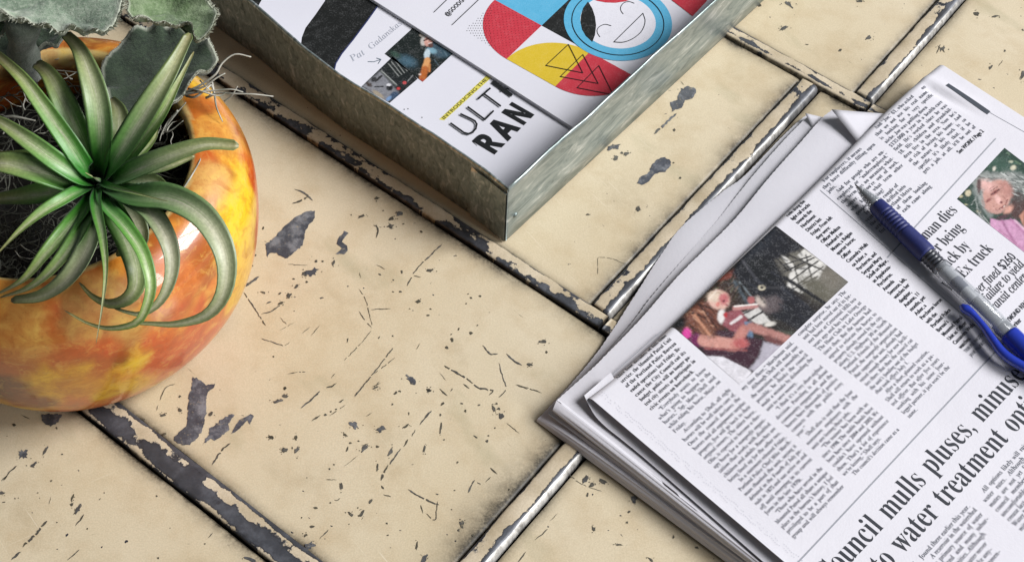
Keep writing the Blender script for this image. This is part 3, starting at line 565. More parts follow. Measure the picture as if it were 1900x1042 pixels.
# ------------------------------------------------------------------ the felt-leaved plant behind it
def felt_mat(name, dark, mid, pale):
    m = M(name); n1 = m.noise(55, 6, .65); n2 = m.noise(700, 4, .75); n3 = m.noise(190, 5, .7)
    c = m.ramp(n1, [(.32, lin(dark)), (.5, lin(mid)), (.68, lin(pale))])
    c = m.mix(m.ramp(n2, [(.45, 0), (.70, .55)]), c, lin(pale)); c = m.mix(m.ramp(n3, [(.3, .5), (.48, 0)]), c, lin(dark))
    c = m.mix(m.attr('rim'), c, lin((206, 208, 190)))
    return m.out(color=c, rough=.85, sheen=.22, sheenr=.5, normal=m.bump(m.math('ADD', n3, n2), .55, .0012))
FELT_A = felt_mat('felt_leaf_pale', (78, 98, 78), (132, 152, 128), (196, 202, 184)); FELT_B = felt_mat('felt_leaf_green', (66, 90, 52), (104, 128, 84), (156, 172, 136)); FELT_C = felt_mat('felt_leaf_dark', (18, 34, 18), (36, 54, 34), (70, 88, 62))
felt = link('felt_leaf_plant', None, None, label='fuzzy grey green succulent with broad felt leaves behind the air plant', category='plant')
felt.location = W(40, 120, .070)
def felt_leaf(out, mat, zc, tilt=(0, 0), cup=.004, fuzz=.0016, thick=.0022, rimw=.0016, label=None, smoothn=90):
    """out: the leaf's outline in pixels at height zc; rings towards its centre"""
    P = np.array([W(x, y, zc) for x, y in out]); P = crom(np.vstack([P, P[:1]]), smoothn + 1)[:-1]; c = P.mean(axis=0); n = len(P)
    P = P + (fbm(P * 260, 3) - .5)[:, None] * (P - c) / np.linalg.norm(P - c, axis=1)[:, None] * .0035
    rings, V, rim = [1, .97, .92, .8, .62, .42, .2, .04], [], []
    for r_ in rings:
        for p in P:
            q = c + (p - c) * r_; dz = (q - c) @ np.array([tilt[0], tilt[1], 0]); z = cup * (r_ ** 2 - .5) + .0022 * (fbm(np.array([q * 90]), 3)[0] - .5) * 2 + (.0016 * math.sin(np.linalg.norm(p) * 900) if r_ > .9 else 0)
            V.append(q + [0, 0, dz + z]); rim.append(max(0, (r_ - .93) / .07) * .75)
    nr = len(rings); V = np.array(V); U = V.copy(); U[:, 2] -= thick * np.repeat([.3, .8, 1, 1, 1, 1, 1, 1], n); rim = rim + [x * .8 for x in rim]
    F = grid_faces(nr, n, wrap=True) + [tuple((nr - 1) * n + i for i in range(n))]
    F += [tuple(q + nr * n for q in f_[::-1]) for f_ in F]; F += [(i, i + nr * n, (i + 1) % n + nr * n, (i + 1) % n) for i in range(n)]
    V = np.vstack([V, U]).tolist()
    for k in range(n * 12):      # hairs along the edge
        i = rng.integers(n); t = rng.random(); p = np.array(V[i]) * (1 - t) + np.array(V[(i + 1) % n]) * t; o = p - c; o[2] = 0; o /= np.linalg.norm(o)
        s = np.array([-o[1], o[0], 0]); h = fuzz * rng.uniform(.4, 1.2); b = len(V); e = o * h + s * h * rng.normal() * .5 + np.array([0, 0, h * rng.normal() * .5])
        V += [list(p - s * .00006 - [0, 0, thick * rng.random() * .5]), list(p + s * .00006), list(p + e)]; F.append((b, b + 1, b + 2)); rim += [.9, .9, 1]
    V = np.array(V) - np.array(felt.location)
    k = {'label': label} if label else {}
    return mesh('leaf', V, F, mat, felt, True, {'rim': rim}, **k)
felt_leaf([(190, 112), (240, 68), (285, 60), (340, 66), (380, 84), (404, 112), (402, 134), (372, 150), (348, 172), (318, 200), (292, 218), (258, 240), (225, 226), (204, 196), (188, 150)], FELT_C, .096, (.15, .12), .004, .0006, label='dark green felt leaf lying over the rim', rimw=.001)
felt_leaf([(226, -40), (300, -30), (362, -2), (388, 10), (403, 26), (397, 44), (378, 66), (362, 68), (354, 48), (330, 44), (300, 46), (276, 36), (248, 42), (238, 18)], FELT_B, .132, (.0, .12), .005, .0012, label='mottled green felt leaf with a crinkled edge')
felt_leaf([(-60, -60), (120, -90), (230, -60), (226, 0), (219, 28), (200, 62), (170, 62), (140, 56), (100, 54), (62, 44), (30, 36), (8, 28), (-50, 34)], FELT_A, .142, (0, .1), .007, .0018, thick=.003, label='pale silvery felt leaf with a fuzzy edge', rimw=.002)
felt_leaf([(-50, 20), (-10, 34), (12, 46), (4, 62), (-20, 70), (-60, 60)], FELT_B, .126, (0, 0), .004, .0014)
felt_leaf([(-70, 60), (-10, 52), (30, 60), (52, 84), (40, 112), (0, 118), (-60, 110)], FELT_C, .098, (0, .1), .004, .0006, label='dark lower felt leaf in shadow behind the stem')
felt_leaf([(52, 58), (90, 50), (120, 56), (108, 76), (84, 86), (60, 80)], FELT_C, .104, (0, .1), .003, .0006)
STEM = felt_mat('felt_stem', (70, 84, 70), (112, 122, 106), (150, 156, 144))
mb = MB(); C = crom([W(44, 30, .136), W(42, 62, .124), (W(42, 95, .110)), W(50, 122, .092), W(58, 132, .066)], 20); tube(mb, C - np.array(felt.location), [.0058 + .0008 * math.sin(k) for k in range(20)], 14)
mb.build('stem', STEM, felt, smooth=True, attrs={'rim': [0.0] * len(mb.v)})
# ------------------------------------------------------------------ the galvanized tray
TC = W(938, 448, 0)[:2]; TD, TN = np.array([.64060056, .76787429]), np.array([-.76787429, .64060056]); TH = .0375
def TR(s, r, z): p = TC + TD * s + TN * r; return np.array([p[0], p[1], z])     # s along the right-hand wall, r along the left-hand wall
tray = link('metal_tray', None, None, label='shallow galvanized steel tray with riveted corner holding two magazines', category='tray')
def bow(r): return np.interp(r, [0, .014, .067, .10, .126, .163, .30], [0, .0013, .0014, .0004, .0020, .0064, .012])
def wall(name, path, th, inward):
    """a sheet wall along path [(s, r)] with a rolled top edge"""
    P = np.array([TR(s, r, 0)[:2] for s, r in path]); t = np.gradient(P, axis=0); t /= np.linalg.norm(t, axis=1)[:, None]; nn = np.c_[-t[:, 1], t[:, 0]] * inward
    prof = [(0, .0004), (0, TH * .25), (0, TH * .5), (0, TH - .0022), (-.0003, TH - .0012), (.0001, TH - .0003), (th * .6, TH), (th * 1.3, TH - .0004), (th * 1.5, TH - .0014), (th, TH - .003), (th, TH * .4), (th, .0004)]
    V = []
    for i in range(len(P)):
        w = .0009 * (fbm(np.array([[P[i][0] * 60, P[i][1] * 60, 7.]]), 3)[0] - .5)
        for o, z in prof: V.append((*(P[i] + nn[i] * (o + w * z / TH)), z + (w * 1.2 if z > .03 else 0)))
    F = grid_faces(len(P), len(prof), wrap=True) + [tuple(range(len(prof))), tuple((len(P) - 1) * len(prof) + k for k in range(len(prof)))[::-1]]
    return mesh(name, V, F, GALV, tray, True)
LR, LS = .30, .34
rr = np.linspace(0, LR, 60); ss = np.linspace(.0004, LS, 60)
wall('side_wall', [(bow(r), r) for r in rr], .0009, -1)
wall('side_wall', [(s, 0) for s in ss], .0009, 1)
wall('side_wall', [(s + bow(LR), LR) for s in np.linspace(.0012, LS - bow(LR), 30)], .0009, -1)
wall('side_wall', [(LS, r) for r in np.linspace(.0012, LR - .0012, 30)], .0009, 1)
mb = MB(); mb.add([TR(bow(r) + .0012, r, .0012) for r in np.linspace(.0012, LR - .002, 20)] + [TR(LS - .0012, r, .0012) for r in np.linspace(.0012, LR - .002, 20)], [(i, 20 + i, 21 + i, i + 1) for i in range(19)])
mb.build('tray_floor', GALV, tray)
def rivet(p, nrm, rad=.0017):
    nrm = np.array([*nrm, 0.]); u = np.array([-nrm[1], nrm[0], 0]); w = np.array([0, 0, 1.]); V, k = [], 12
    for rr_, h in ((1, 0), (.95, .35), (.6, .75), (.05, .9)):
        for i in range(k): a = 2 * math.pi * i / k; V.append(p + nrm * h * rad * .7 + (u * math.cos(a) + w * math.sin(a)) * rad * rr_)
    mesh('rivet', V, grid_faces(4, k, wrap=True) + [tuple(3 * k + i for i in range(k))], GALV, tray, True)
rivet(TR(bow(.0125), .0125, .0275), -TD); rivet(TR(bow(.010), .010, .0090), -TD); rivet(TR(.0062, 0, .0135), -TN, .0014)
# the lapped corner tab on the outside of the left wall
mb = MB(); g = [(r, z) for r in np.linspace(.0002, .0215, 6) for z in (.0006, .0332, .0340)]
mb.add([TR(bow(r) - .0009, r, z - (.002 if r > .02 and z > .03 else 0)) for r, z in g] + [TR(bow(r) - .0001, r, z) for r, z in g],
       [(i * 3 + j, i * 3 + j + 1, i * 3 + j + 4, i * 3 + j + 3) for i in range(5) for j in range(2)] + [(15, 16, 16 + 18, 15 + 18), (16, 17, 17 + 18, 16 + 18)] + [(i * 3 + 2, i * 3 + 20, i * 3 + 23, i * 3 + 5) for i in range(5)])
mb.build('corner_tab', GALV, tray)

# ------------------------------------------------------------------ glyphs (Blender's built-in font; its fallback holds serif letters)
def serif(t): return ''.join(chr(0x1D400 + ord(c) - 65) if 'A' <= c <= 'Z' else chr(0x1D41A + ord(c) - 97) if 'a' <= c <= 'z' else chr(0x1D7CE + ord(c) - 48) if c.isdigit() else c for c in t)
def ital(t): return ''.join(chr(0x1D434 + ord(c) - 65) if 'A' <= c <= 'Z' else chr(0x210E) if c == 'h' else chr(0x1D44E + ord(c) - 97) if 'a' <= c <= 'z' else c for c in t)
def sansb(t): return ''.join(chr(0x1D5D4 + ord(c) - 65) if 'A' <= c <= 'Z' else chr(0x1D5EE + ord(c) - 97) if 'a' <= c <= 'z' else c for c in t)
FONTS = {'head': (serif, -.009, 4), 'body': (ital, .004, 2), 'lead': (serif, -.003, 2), 'sub': (ital, .004, 3), 'cap': (str, .020, 2), 'sans': (str, .0, 3), 'thin': (str, -.012, 4), 'bold': (sansb, .026, 4), 'hand': (ital, -.004, 2), 'plain': (str, .0, 2)}
_cv = bpy.data.curves.new('glyph', 'FONT'); _ob = bpy.data.objects.new('glyph', _cv); COL.objects.link(_ob)
_cache = {}
def _raw(body, off, res):
    _cv.body = body; _cv.offset = off; _cv.resolution_u = res
    dg = bpy.context.evaluated_depsgraph_get(); dg.update(); ev = _ob.evaluated_get(dg); me = ev.to_mesh()
    v = np.empty(len(me.vertices) * 3, np.float32); me.vertices.foreach_get('co', v); v = v.reshape(-1, 3)[:, :2].copy(); f_ = [tuple(p.vertices) for p in me.polygons]; ev.to_mesh_clear()
    return v, f_
def glyph(ch, font):
    k = (ch, font)
    if k not in _cache:
        fn, off, res = FONTS[font]
        if ch == ' ': _cache[k] = (np.zeros((0, 2)), [], .26)
        else:
            v, f_ = _raw(fn(ch), off, res); h = fn('n'); h2 = _raw(h, off, res)[0][:, 0].max()
            adv_ = _raw(fn(ch) + h, off, res)[0][:, 0].max() - h2
            if font == 'body' and ch.isalpha(): v[:, 0] -= v[:, 1] * .26
            _cache[k] = (v, f_, adv_ + (.03 if font in ('body', 'lead') else 0))
    return _cache[k]
def layout(text, font, size, width=None, xs=1.0, justify=False):
    """vertices (x, y) and faces of one line; width stretches the words' gaps (justify) or the letters to fit"""
    G = [glyph(c, font) for c in text]; adv = sum(g[2] for g in G) * size * xs; sp = text.count(' '); gap = 0
    if width and justify and sp: gap = (width - adv) / sp
    elif width: xs *= width / adv
    if justify and sp and gap < .06 * size:
        k = (width - .06 * size * sp) / adv; xs *= k; gap = .06 * size
    elif justify and gap > .75 * size: gap = 0
    x, V, F = 0, [], []
    for c, (v, f_, a) in zip(text, G):
        b = len(V); V += [(x + p[0] * size * xs, p[1] * size) for p in v]; F += [tuple(b + i for i in q) for q in f_]
        x += a * size * xs + (gap if c == ' ' else 0)
    return V, F
def place(mb, text, font, p0, p1, z, size, fit=True):
    """a line of lettering from pixel p0 to pixel p1 (its baseline) on the level z"""
    a, b = W(*p0, z), W(*p1, z); L = np.linalg.norm(b - a); e = (b - a) / L; n = np.array([-e[1], e[0], 0])
    V, F = layout(text, font, size, L if fit else None); mb.add([a + e * x + n * y for x, y in V], F)

# ------------------------------------------------------------------ flat print from soft-edged patches
def seg_d(P, a, b):
    a, b = np.array(a, float), np.array(b, float); t = np.clip(((P - a) @ (b - a)) / max((b - a) @ (b - a), 1e-9), 0, 1); return np.linalg.norm(P - a - t[:, None] * (b - a), axis=1)
def poly_d(P, pts):
    d = np.full(len(P), 1e9); ins = np.zeros(len(P), bool)
    for i in range(len(pts)):
        a, b = pts[i], pts[(i + 1) % len(pts)]; d = np.minimum(d, seg_d(P, a, b))
        c = ((a[1] > P[:, 1]) != (b[1] > P[:, 1])) & (P[:, 0] < (b[0] - a[0]) * (P[:, 1] - a[1]) / ((b[1] - a[1]) or 1e-9) + a[0]); ins ^= c
    return np.where(ins, -d, d)
def paint(P, ops, bgc):
    c = np.tile(np.array(lin(bgc)), (len(P), 1)); nz = fbm(np.c_[P * .045, P[:, 0] * 0], 4) - .5; nz2 = fbm(np.c_[P * .11, P[:, 0] * 0 + 9], 3) - .5
    for op in ops:
        k = op[0]
        if k == 'e':
            _, x, y, rx, ry, an, soft, col = op; ca, sa = math.cos(math.radians(an)), math.sin(math.radians(an)); q = P - [x, y]
            u, v = (q[:, 0] * ca + q[:, 1] * sa) / rx, (-q[:, 0] * sa + q[:, 1] * ca) / ry; d = (np.sqrt(u * u + v * v) - 1) * min(rx, ry)
        elif k == 'l': _, a, b, w, soft, col = op; d = seg_d(P, a, b) - w / 2
        else: _, pts, soft, col = op; d = poly_d(P, pts)
        d = d + nz2 * soft * 1.2; a = smoothstep(soft, -soft, d)[:, None]; c = c * (1 - a) + np.array(lin(col)) * a
    return np.clip(c * (1 + nz[:, None] * .40 + nz2[:, None] * .25), 0, 1)
def quad_print(name, corners, pos, n, m, tr, ops, bgc, mat, parent, **k):
    """a printed picture: corners in pixels, pos(px, py) gives the point on the sheet"""
    c = np.array(corners, float); V, P = [], []
    for i in range(n):
        for j in range(m):
            u, v = i / (n - 1), j / (m - 1); p = c[0] * (1 - u) * (1 - v) + c[1] * u * (1 - v) + c[2] * u * v + c[3] * (1 - u) * v
            P.append(((p[0] - tr[0]) * tr[2], (p[1] - tr[1]) * tr[2])); V.append(pos(*p))
    return mesh(name, V, grid_faces(n, m), mat, parent, False, cols=paint(np.array(P), ops, bgc), **k)

# ------------------------------------------------------------------ the magazines in the tray
def booklet(name, s0, s1, r0, r1, z0, z1, mat, **k):
    mb = MB(); c = []; R_ = .003
    for (s, r, a0) in ((s1 - R_, r1 - R_, 0), (s0 + R_, r1 - R_, 90), (s0 + R_, r0 + R_, 180), (s1 - R_, r0 + R_, 270)):
        for j in range(4): a = math.radians(a0 + 30 * j); c.append((s + R_ * .4 * math.cos(a) + .6 * R_ * np.sign(math.cos(a)), r + R_ * .4 * math.sin(a) + .6 * R_ * np.sign(math.sin(a))))
    n = len(c); N = 6
    for i in range(N):
        z = z0 + (z1 - z0) * i / (N - 1); j = (.00025 if i % 2 else 0); mb.add([TR(s - j * np.sign(s - (s0 + s1) / 2), r - j * np.sign(r - (r0 + r1) / 2), z) for s, r in c], [])
    mb.f = [(i * n + q, i * n + (q + 1) % n, (i + 1) * n + (q + 1) % n, (i + 1) * n + q) for i in range(N - 1) for q in range(n)] + [tuple((N - 1) * n + q for q in range(n)), tuple(range(n))[::-1]]
    return mb.build(name, mat, None, **k)
Z1, Z2 = .0122, .0142
def edge_s(px, py, z): return (W(px, py, z)[:2] - TC) @ TD
s2 = (edge_s(715, 0, Z2) + edge_s(1050, 245, Z2)) / 2
mag1 = booklet('magazine', .0085, .205, .004, .292, .0016, Z1, PAPER, label='white magazine lying lowest in the tray with bold RAN lettering and a photo', category='magazine')
mag2 = booklet('magazine', s2, .325, .0035, .28, Z1 + .0003, Z2, PAPER, label='white magazine on top in the tray with colourful circles and a smiling face', category='magazine')
LAY = .00012
def flat(name, items, z, parent, mat=COVER, **k):
    """layers of flat colour: items = (outline in pixels, colour)"""
    V, F, C = [], [], []
    for i, (P, col) in enumerate(items):
        b = len(V); V += [W(x, y, z + LAY * .25 * (i + 1)) for x, y in P]; F.append(tuple(range(b, b + len(P)))); C += [lin(col)] * len(P)
    return mesh(name, V, F, mat, parent, cols=C, **k)
def stroke(P, w, closed=False):
    """outline of a drawn line: a list of four-cornered pieces"""
    P = [np.array(p, float) for p in P]; P = P + P[:1] if closed else P; out = []
    for a, b in zip(P, P[1:]):
        t = b - a; L = np.linalg.norm(t)
        if L < 1e-6: continue
        t /= L; n = np.array([-t[1], t[0]]) * w / 2; e = t * w * .4; out.append([tuple(a - e + n), tuple(b + e + n), tuple(b + e - n), tuple(a - e - n)])
    return out
K = (24, 26, 30)
band = [(612, -60), (603, 2), (585, 28), (567, 52), (560, 70), (557, 96), (590, 132), (640, 168), (632, 152), (623, 142), (620, 132), (623, 118), (634, 100), (655, 74), (682, 38), (712, -4), (735, -60)]
flat('black_band', [(band, (30, 31, 30))] + [(p, (52, 60, 104)) for p in stroke([(640, 160), (626, 146), (620, 132), (623, 118), (634, 100), (655, 74), (682, 38), (712, -4)], 2.2)] + [([(440, -60), (520, -60), (480, 10), (470, 30)], (30, 31, 30))], Z1, mag1)
q = Q(800, 0, 3.473)
flat('yellow_strip', [(q((50, 770), (84, 776), (384, 505), (356, 488)), (228, 216, 98))], Z1, mag1)
mb = MB(); place(mb, 'INTRODUCING THE', 'plain', q((84, 772))[0], q((366, 514))[0], Z1 + LAY, .0027)
for P in (((128, 795), (212, 855), (240, 862), (268, 852), (288, 828), (294, 800), (282, 780), (262, 768), (192, 735)), ((238, 690), (346, 770), (400, 716)), ((305, 635), (379, 570)), ((340, 604), (446, 682)), ((403, 530), (515, 612)), ((455, 584), (495, 570))):
    for s in stroke(q(*P), 3.3 if P[0][0] != 403 else 6.0): mb.add([W(x, y, Z1 + LAY * 1.1 + .000004 * len(mb.f)) for x, y in s], [(0, 1, 2, 3)])
for ch, a, b in (('R', (396, 1000), (470, 928)), ('A', (493, 905), (572, 826)), ('N', (586, 812), (668, 730))):
    A_, B_ = W(*q(a)[0], Z1), W(*q(b)[0], Z1); place(mb, ch, 'bold', q(a)[0], q(b)[0], Z1 + LAY * 1.2, .0172)
for x, y in ((750, 203), (757, 202), (783, 218)): mb.add([W(x + 1.1 * math.cos(t), y + 1.1 * math.sin(t), Z1 + LAY) for t in np.linspace(0, 5.4, 7)], [tuple(range(7))])
for s in stroke([(876, 262), (885, 270)], .8): mb.add([W(x, y, Z1 + LAY) for x, y in s], [(0, 1, 2, 3)])
mb.build('lettering', BLACK, mag1)
PENCIL = simple('pencil_grey', (176, 180, 192), .7)
mb = MB(); place(mb, 'Pat', 'hand', (655, 114), (680, 100), Z1 + LAY, .0058); place(mb, 'Gadanskas', 'hand', (690, 92), (748, 44), Z1 + LAY, .0050); mb.build('handwriting', PENCIL, mag1)
mb = MB()
for P in (((683, 114.5), (694, 114.8), (707, 110.5)), ((699, 108), (707, 110.5)), ((702, 118), (707, 110.5))):
    for s in stroke(P, 1.2): mb.add([W(x, y, Z1 + LAY * (1 + .1 * len(mb.f))) for x, y in s], [(0, 1, 2, 3)])
mb.build('drawn_arrow', simple('blue_pencil', (90, 108, 122), .7), mag1)
ops = [('e', 620, 480, 110, 60, 20, 40, (70, 100, 116)), ('e', 480, 400, 60, 30, 30, 25, (52, 78, 66)), ('e', 1030, 330, 130, 110, 20, 30, (58, 82, 96)), ('e', 920, 350, 60, 34, 20, 14, (128, 166, 182)), ('l', (1040, 280), (1100, 420), 14, 10, (86, 110, 122)), ('l', (950, 460), (1000, 530), 8, 8, (80, 100, 112)),
       ('e', 862, 395, 36, 62, 10, 10, (204, 220, 228)), ('l', (866, 470), (838, 560), 74, 10, (222, 160, 102)), ('l', (838, 580), (806, 690), 84, 14, (184, 100, 42)), ('l', (892, 520), (890, 600), 26, 8, (206, 132, 72)), ('e', 812, 718, 40, 16, 30, 8, (170, 60, 44)), ('e', 775, 640, 16, 12, 0, 6, (220, 200, 190)),
       ('e', 832, 228, 46, 70, 25, 10, (192, 186, 180)), ('e', 800, 165, 30, 22, 0, 8, (170, 160, 150)), ('e', 878, 240, 52, 62, 20, 10, (214, 160, 146)), ('e', 905, 290, 30, 30, 0, 10, (96, 66, 60)), ('l', (825, 232), (900, 200), 14, 6, (54, 38, 40)), ('l', (880, 268), (920, 256), 9, 4, (240, 226, 220)), ('e', 870, 235, 8, 18, 20, 4, (232, 186, 172))]
pos1 = lambda x, y: W(x, y, Z1 + LAY)
quad_print('photo', [(713.8, 99.9), (771.4, 47.4), (842.5, 98), (784.4, 152)], pos1, 70, 70, (660, 40, 6.51), ops, (24, 32, 30), PHOTO, mag1)
ops = [('p', [(80, 780), (300, 600), (520, 860), (380, 980)], 20, (132, 132, 138)), ('e', 520, 560, 190, 130, 40, 20, (26, 32, 32))] + \
      [('l', (395 + 38 * i, 510 - 22 * i), (520 + 34 * i, 660 - 20 * i), 9, 5, (158, 160, 156)) for i in range(6)] + [('l', (310, 600), (490, 770), 30, 8, (88, 92, 90)), ('l', (312, 596), (492, 762), 7, 4, (186, 188, 184)), ('e', 590, 740, 24, 20, 0, 6, (196, 60, 64)), ('e', 516, 810, 22, 18, 0, 6, (192, 62, 62)),
       ('l', (230, 790), (330, 785), 16, 6, (30, 30, 34)), ('e', 220, 700, 36, 26, -30, 8, (44, 44, 46)), ('l', (240, 720), (310, 660), 26, 6, (40, 40, 42)), ('e', 410, 800, 40, 34, 0, 8, (28, 30, 34)), ('e', 400, 765, 30, 16, 0, 6, (220, 218, 222)), ('e', 470, 900, 60, 50, -40, 14, (54, 74, 100)), ('e', 270, 880, 80, 26, 35, 10, (170, 156, 136)), ('e', 160, 760, 40, 24, 30, 10, (60, 48, 44)), ('l', (630, 720), (690, 650), 10, 6, (150, 150, 150)), ('e', 400, 930, 40, 22, -40, 8, (120, 150, 190))]
quad_print('photo', [(671, 160.6), (729, 105), (775, 146.5), (723, 191)], pos1, 70, 60, (660, 40, 6.51), ops, (30, 34, 36), PHOTO, mag1)

# the top magazine's cover: quarter discs, squares and a ringed smiling face
P0 = W(1005, 48, Z2); side = np.linalg.norm((W(940, 110, Z2) - P0)); RA = (W(940, 110, Z2) - W(1005, 48, Z2)); RA /= np.linalg.norm(RA); RB = np.array([-RA[1], RA[0], 0])      # RA: down-left, RB: down-right
if RB @ (W(1080, 100, Z2) - P0) < 0: RB = -RB
def g2(u, v): return P0 + (RA * u + RB * v) * side
def fan(c, a, b, n=24): return [c] + [(c[0] + a[0] * math.cos(t) + b[0] * math.sin(t), c[1] + a[1] * math.cos(t) + b[1] * math.sin(t)) for t in np.linspace(0, math.pi / 2, n)]
RED, YEL, BLU, BLK = (206, 62, 76), (226, 194, 56), (98, 184, 222), (36, 37, 36)
shapes = [([(0, 0), (-1.6, 0), (-1.6, -1), (0, -1)], BLU), ([(0, 0), (0, 1), (-1, 1), (-1, 0)], BLK), (fan((0, 0), (1, 0), (0, -1)), RED), (fan((1, 1), (-1, 0), (0, -1)), YEL), (fan((0, 1), (1, 0), (0, 1)), RED)]
shapes = [shapes[0], shapes[1], shapes[2], (fan((1, 1), (0, -1), (-1, 0)), YEL), shapes[4]]
uvp = lambda x, y: (lambda p: ((p @ RA) / side, (p @ RB) / side))(W(x, y, Z2) - P0)
redtr = [uvp(*p) for p in ((1232, -10), (1285, 31), (1312, 2), (1300, -30), (1250, -30))]; shapes.append((redtr, RED))
cc = uvp(1146.6, 40.5); ro = np.linalg.norm(W(1246.6, 40.5, Z2) - W(1146.6, 40.5, Z2)) / side
ring = lambda r_: [(cc[0] + r_ * math.cos(t), cc[1] + r_ * math.sin(t)) for t in np.linspace(0, 2 * math.pi, 73)[:-1]]
shapes.append((ring(ro), BLU)); ri = ro * .697; shapes.append((ring(ri), (236, 234, 242)))
shapes.append(([uvp(*p) for p in ((1091, 4), (1082, 16), (1078, 30), (1077, 42), (1080, 56), (1087, 68), (1099, 79), (1104, 66), (1106, 48), (1104, 32), (1099, 17))], BLK))
shapes.append(([uvp(*p) for p in ((1096, -2), (1108, 3), (1124, 6), (1142, 6.5), (1160, 4), (1176, -2), (1160, -12), (1120, -12))], RED))
V, F, C = [], [], []
for i, (P, col) in enumerate(shapes):
    b = len(V); V += [g2(u, v) + [0, 0, LAY * .3 * (i + 1)] for u, v in P]; F.append(tuple(range(b, b + len(P)))); C += [lin(col)] * len(P)
mesh('cover_artwork', V, F, COVER, mag2, cols=C)
mb = MB(); zt = Z2 + LAY * .3 * (len(shapes) + 1)
def draw(P, w, closed=False):
    for s in stroke(P, w, closed): mb.add([W(x, y, zt + .000002 * (len(mb.f) % 25)) for x, y in s], [(0, 1, 2, 3)])
ringpx = []
for t in np.linspace(0, 2 * math.pi, 73)[:-1]:
    p = g2(cc[0] + ro * .85 * math.cos(t), cc[1] + ro * .85 * math.sin(t)); qq = RR @ (p - CAM); ringpx.append((PCX + FPX * qq[0] / qq[2], PCY + FPX * qq[1] / qq[2]))
draw(ringpx, 1.5, True); mb.build('ring_line', BLACK, mag2); mb = MB()
def arcs(P, n=14): return crom(np.c_[np.array(P, float), np.zeros(len(P))], n)[:, :2]
draw(list(arcs([(1193, 25), (1197, 40), (1190.5, 58), (1174, 72), (1156, 78.5), (1139, 78)], 24)), 1.4); draw([(1139, 78), (1193, 25)], 1.4); mb.build('mouth_line', BLACK, mag2)
mb = MB(); draw(arcs([(1176.7, 6.3), (1167, 3.3), (1157.4, 5.8), (1151.7, 13.4), (1152.6, 21), (1156.5, 26)]), 1.2); mb.build('eye_line', BLACK, mag2); mb = MB(); draw(arcs([(1133.8, 48), (1122.9, 45.5), (1113.3, 49), (1108, 55.7), (1109.4, 63.3), (1113.3, 68.5)]), 1.2); mb.build('eye_line', BLACK, mag2)
for P in (((1054.8, 82.6), (1013, 121.5), (1081.6, 135.3)), ((1081.6, 101.4), (1039.9, 142), (1110, 155)), ((1111.3, 121.9), (1071, 162.8), (1138, 176))): mb = MB(); draw(P, 1.3, True); mb.build('triangle_line', BLACK, mag2)
for P in (((805.8, 22.5), (830, -1)), ((839.4, 46), (889, -1))): mb = MB(); draw(P, 1.3); mb.build('thin_line', BLACK, mag2)
mb = MB()
for i in range(24):
    for j in range(22):
        x, y = 862 + i * 4.6 + (j % 2) * 2.3, 2 + j * 4.6
        if poly_d(np.array([[x, y]]), [(862, 56), (918, 4), (908, 40), (912, 70), (930, 100)])[0] < 0: mb.add([W(x + .75 * math.cos(t), y + .75 * math.sin(t), Z2 + LAY) for t in np.linspace(0, 5, 6)], [tuple(range(6))])
mb.build('dot_pattern', BLACK, mag2, kind='stuff'); mb = MB()
place(mb, '@GOODGOODS', 'cap', (831, 31), (880, -15), Z2 + LAY, .0036)
mb.build('web_handle', BLACK, mag2)
mb = MB()
for i in range(22):
    for j in range(24):
        u, v = (i + .5) / 22, -(j + .5) / 24
        if math.hypot(u, v) < .98 and (i + j) % 2 == 0: mb.add([g2(u + .008 * math.cos(t), v + .008 * math.sin(t)) + [0, 0, LAY * 1.6] for t in np.linspace(0, 5, 6)], [tuple(range(6))])
mb.build('halftone_dots', simple('dark_red_dots', (150, 40, 54), .5), mag2, kind='stuff')
# ------------------------------------------------------------------ the newspaper
NU, NV, NO = np.array([.70503825, .70916928]), np.array([.70916928, -.70503825]), np.array([.02958262, -.06793086])
ZT = .0160
paper = link('newspaper', None, None, label='folded newspaper with printed photos and a large headline under the blue pen', category='newspaper')
def v_edge(u): return 1.0 - 10.5 * smoothstep(30, 250, u) + .5 * math.sin(u / 21)
FR = 3.6
def page_z(u, v, edge=True):
    d = v - v_edge(u); z = 0.0
    if d < FR: z -= FR - math.sqrt(max(0, FR * FR - (FR - max(d, 0)) ** 2))
    z += 1.1 * (_pz(u, v) - .5) * min(1, max(0, d) / 12)
    z -= 1.3 * math.exp(-((u - 244 - v * .12) / 2.2) ** 2) * max(0, min(1, (30 - v) / 26)) * min(1, max(0, (v + 8) / 6))
    z += .9 * math.exp(-((u - 249 - v * .12) / 3.0) ** 2) * max(0, min(1, (30 - v) / 26))
    z += .7 * math.exp(-u / 6)
    return ZT + z / 1000
_tab = fbm(np.stack(np.meshgrid(np.arange(0, 9, .1), np.arange(0, 9, .1), [0.5], indexing='ij'), -1)[:, :, 0], 2)
def _pz(u, v):
    x, y = max(0, min(88, (u + 20) / 55 * 10)), max(0, min(88, (v + 40) / 55 * 10)); i, j = int(x), int(y); a, b = x - i, y - j
    return (_tab[i, j] * (1 - a) + _tab[i + 1, j] * a) * (1 - b) + (_tab[i, j + 1] * (1 - a) + _tab[i + 1, j + 1] * a) * b
def NP(u, v, dz=0.0):
    p = NO + (NU * u + NV * v) / 1000; return np.array([p[0], p[1], page_z(u, v) + dz])
def UV(px, py):
    q = (W(px, py, ZT)[:2] - NO) * 1000; return q @ NU, q @ NV
U1 = 261.0
us = np.concatenate([np.linspace(0, 4, 6)[:-1], np.linspace(4, U1, 150)]); ds = np.concatenate([FR * (1 - np.cos(np.linspace(0, math.pi / 2, 9))), np.linspace(FR + .6, 30, 24), np.linspace(32, 230, 60)])
V = []
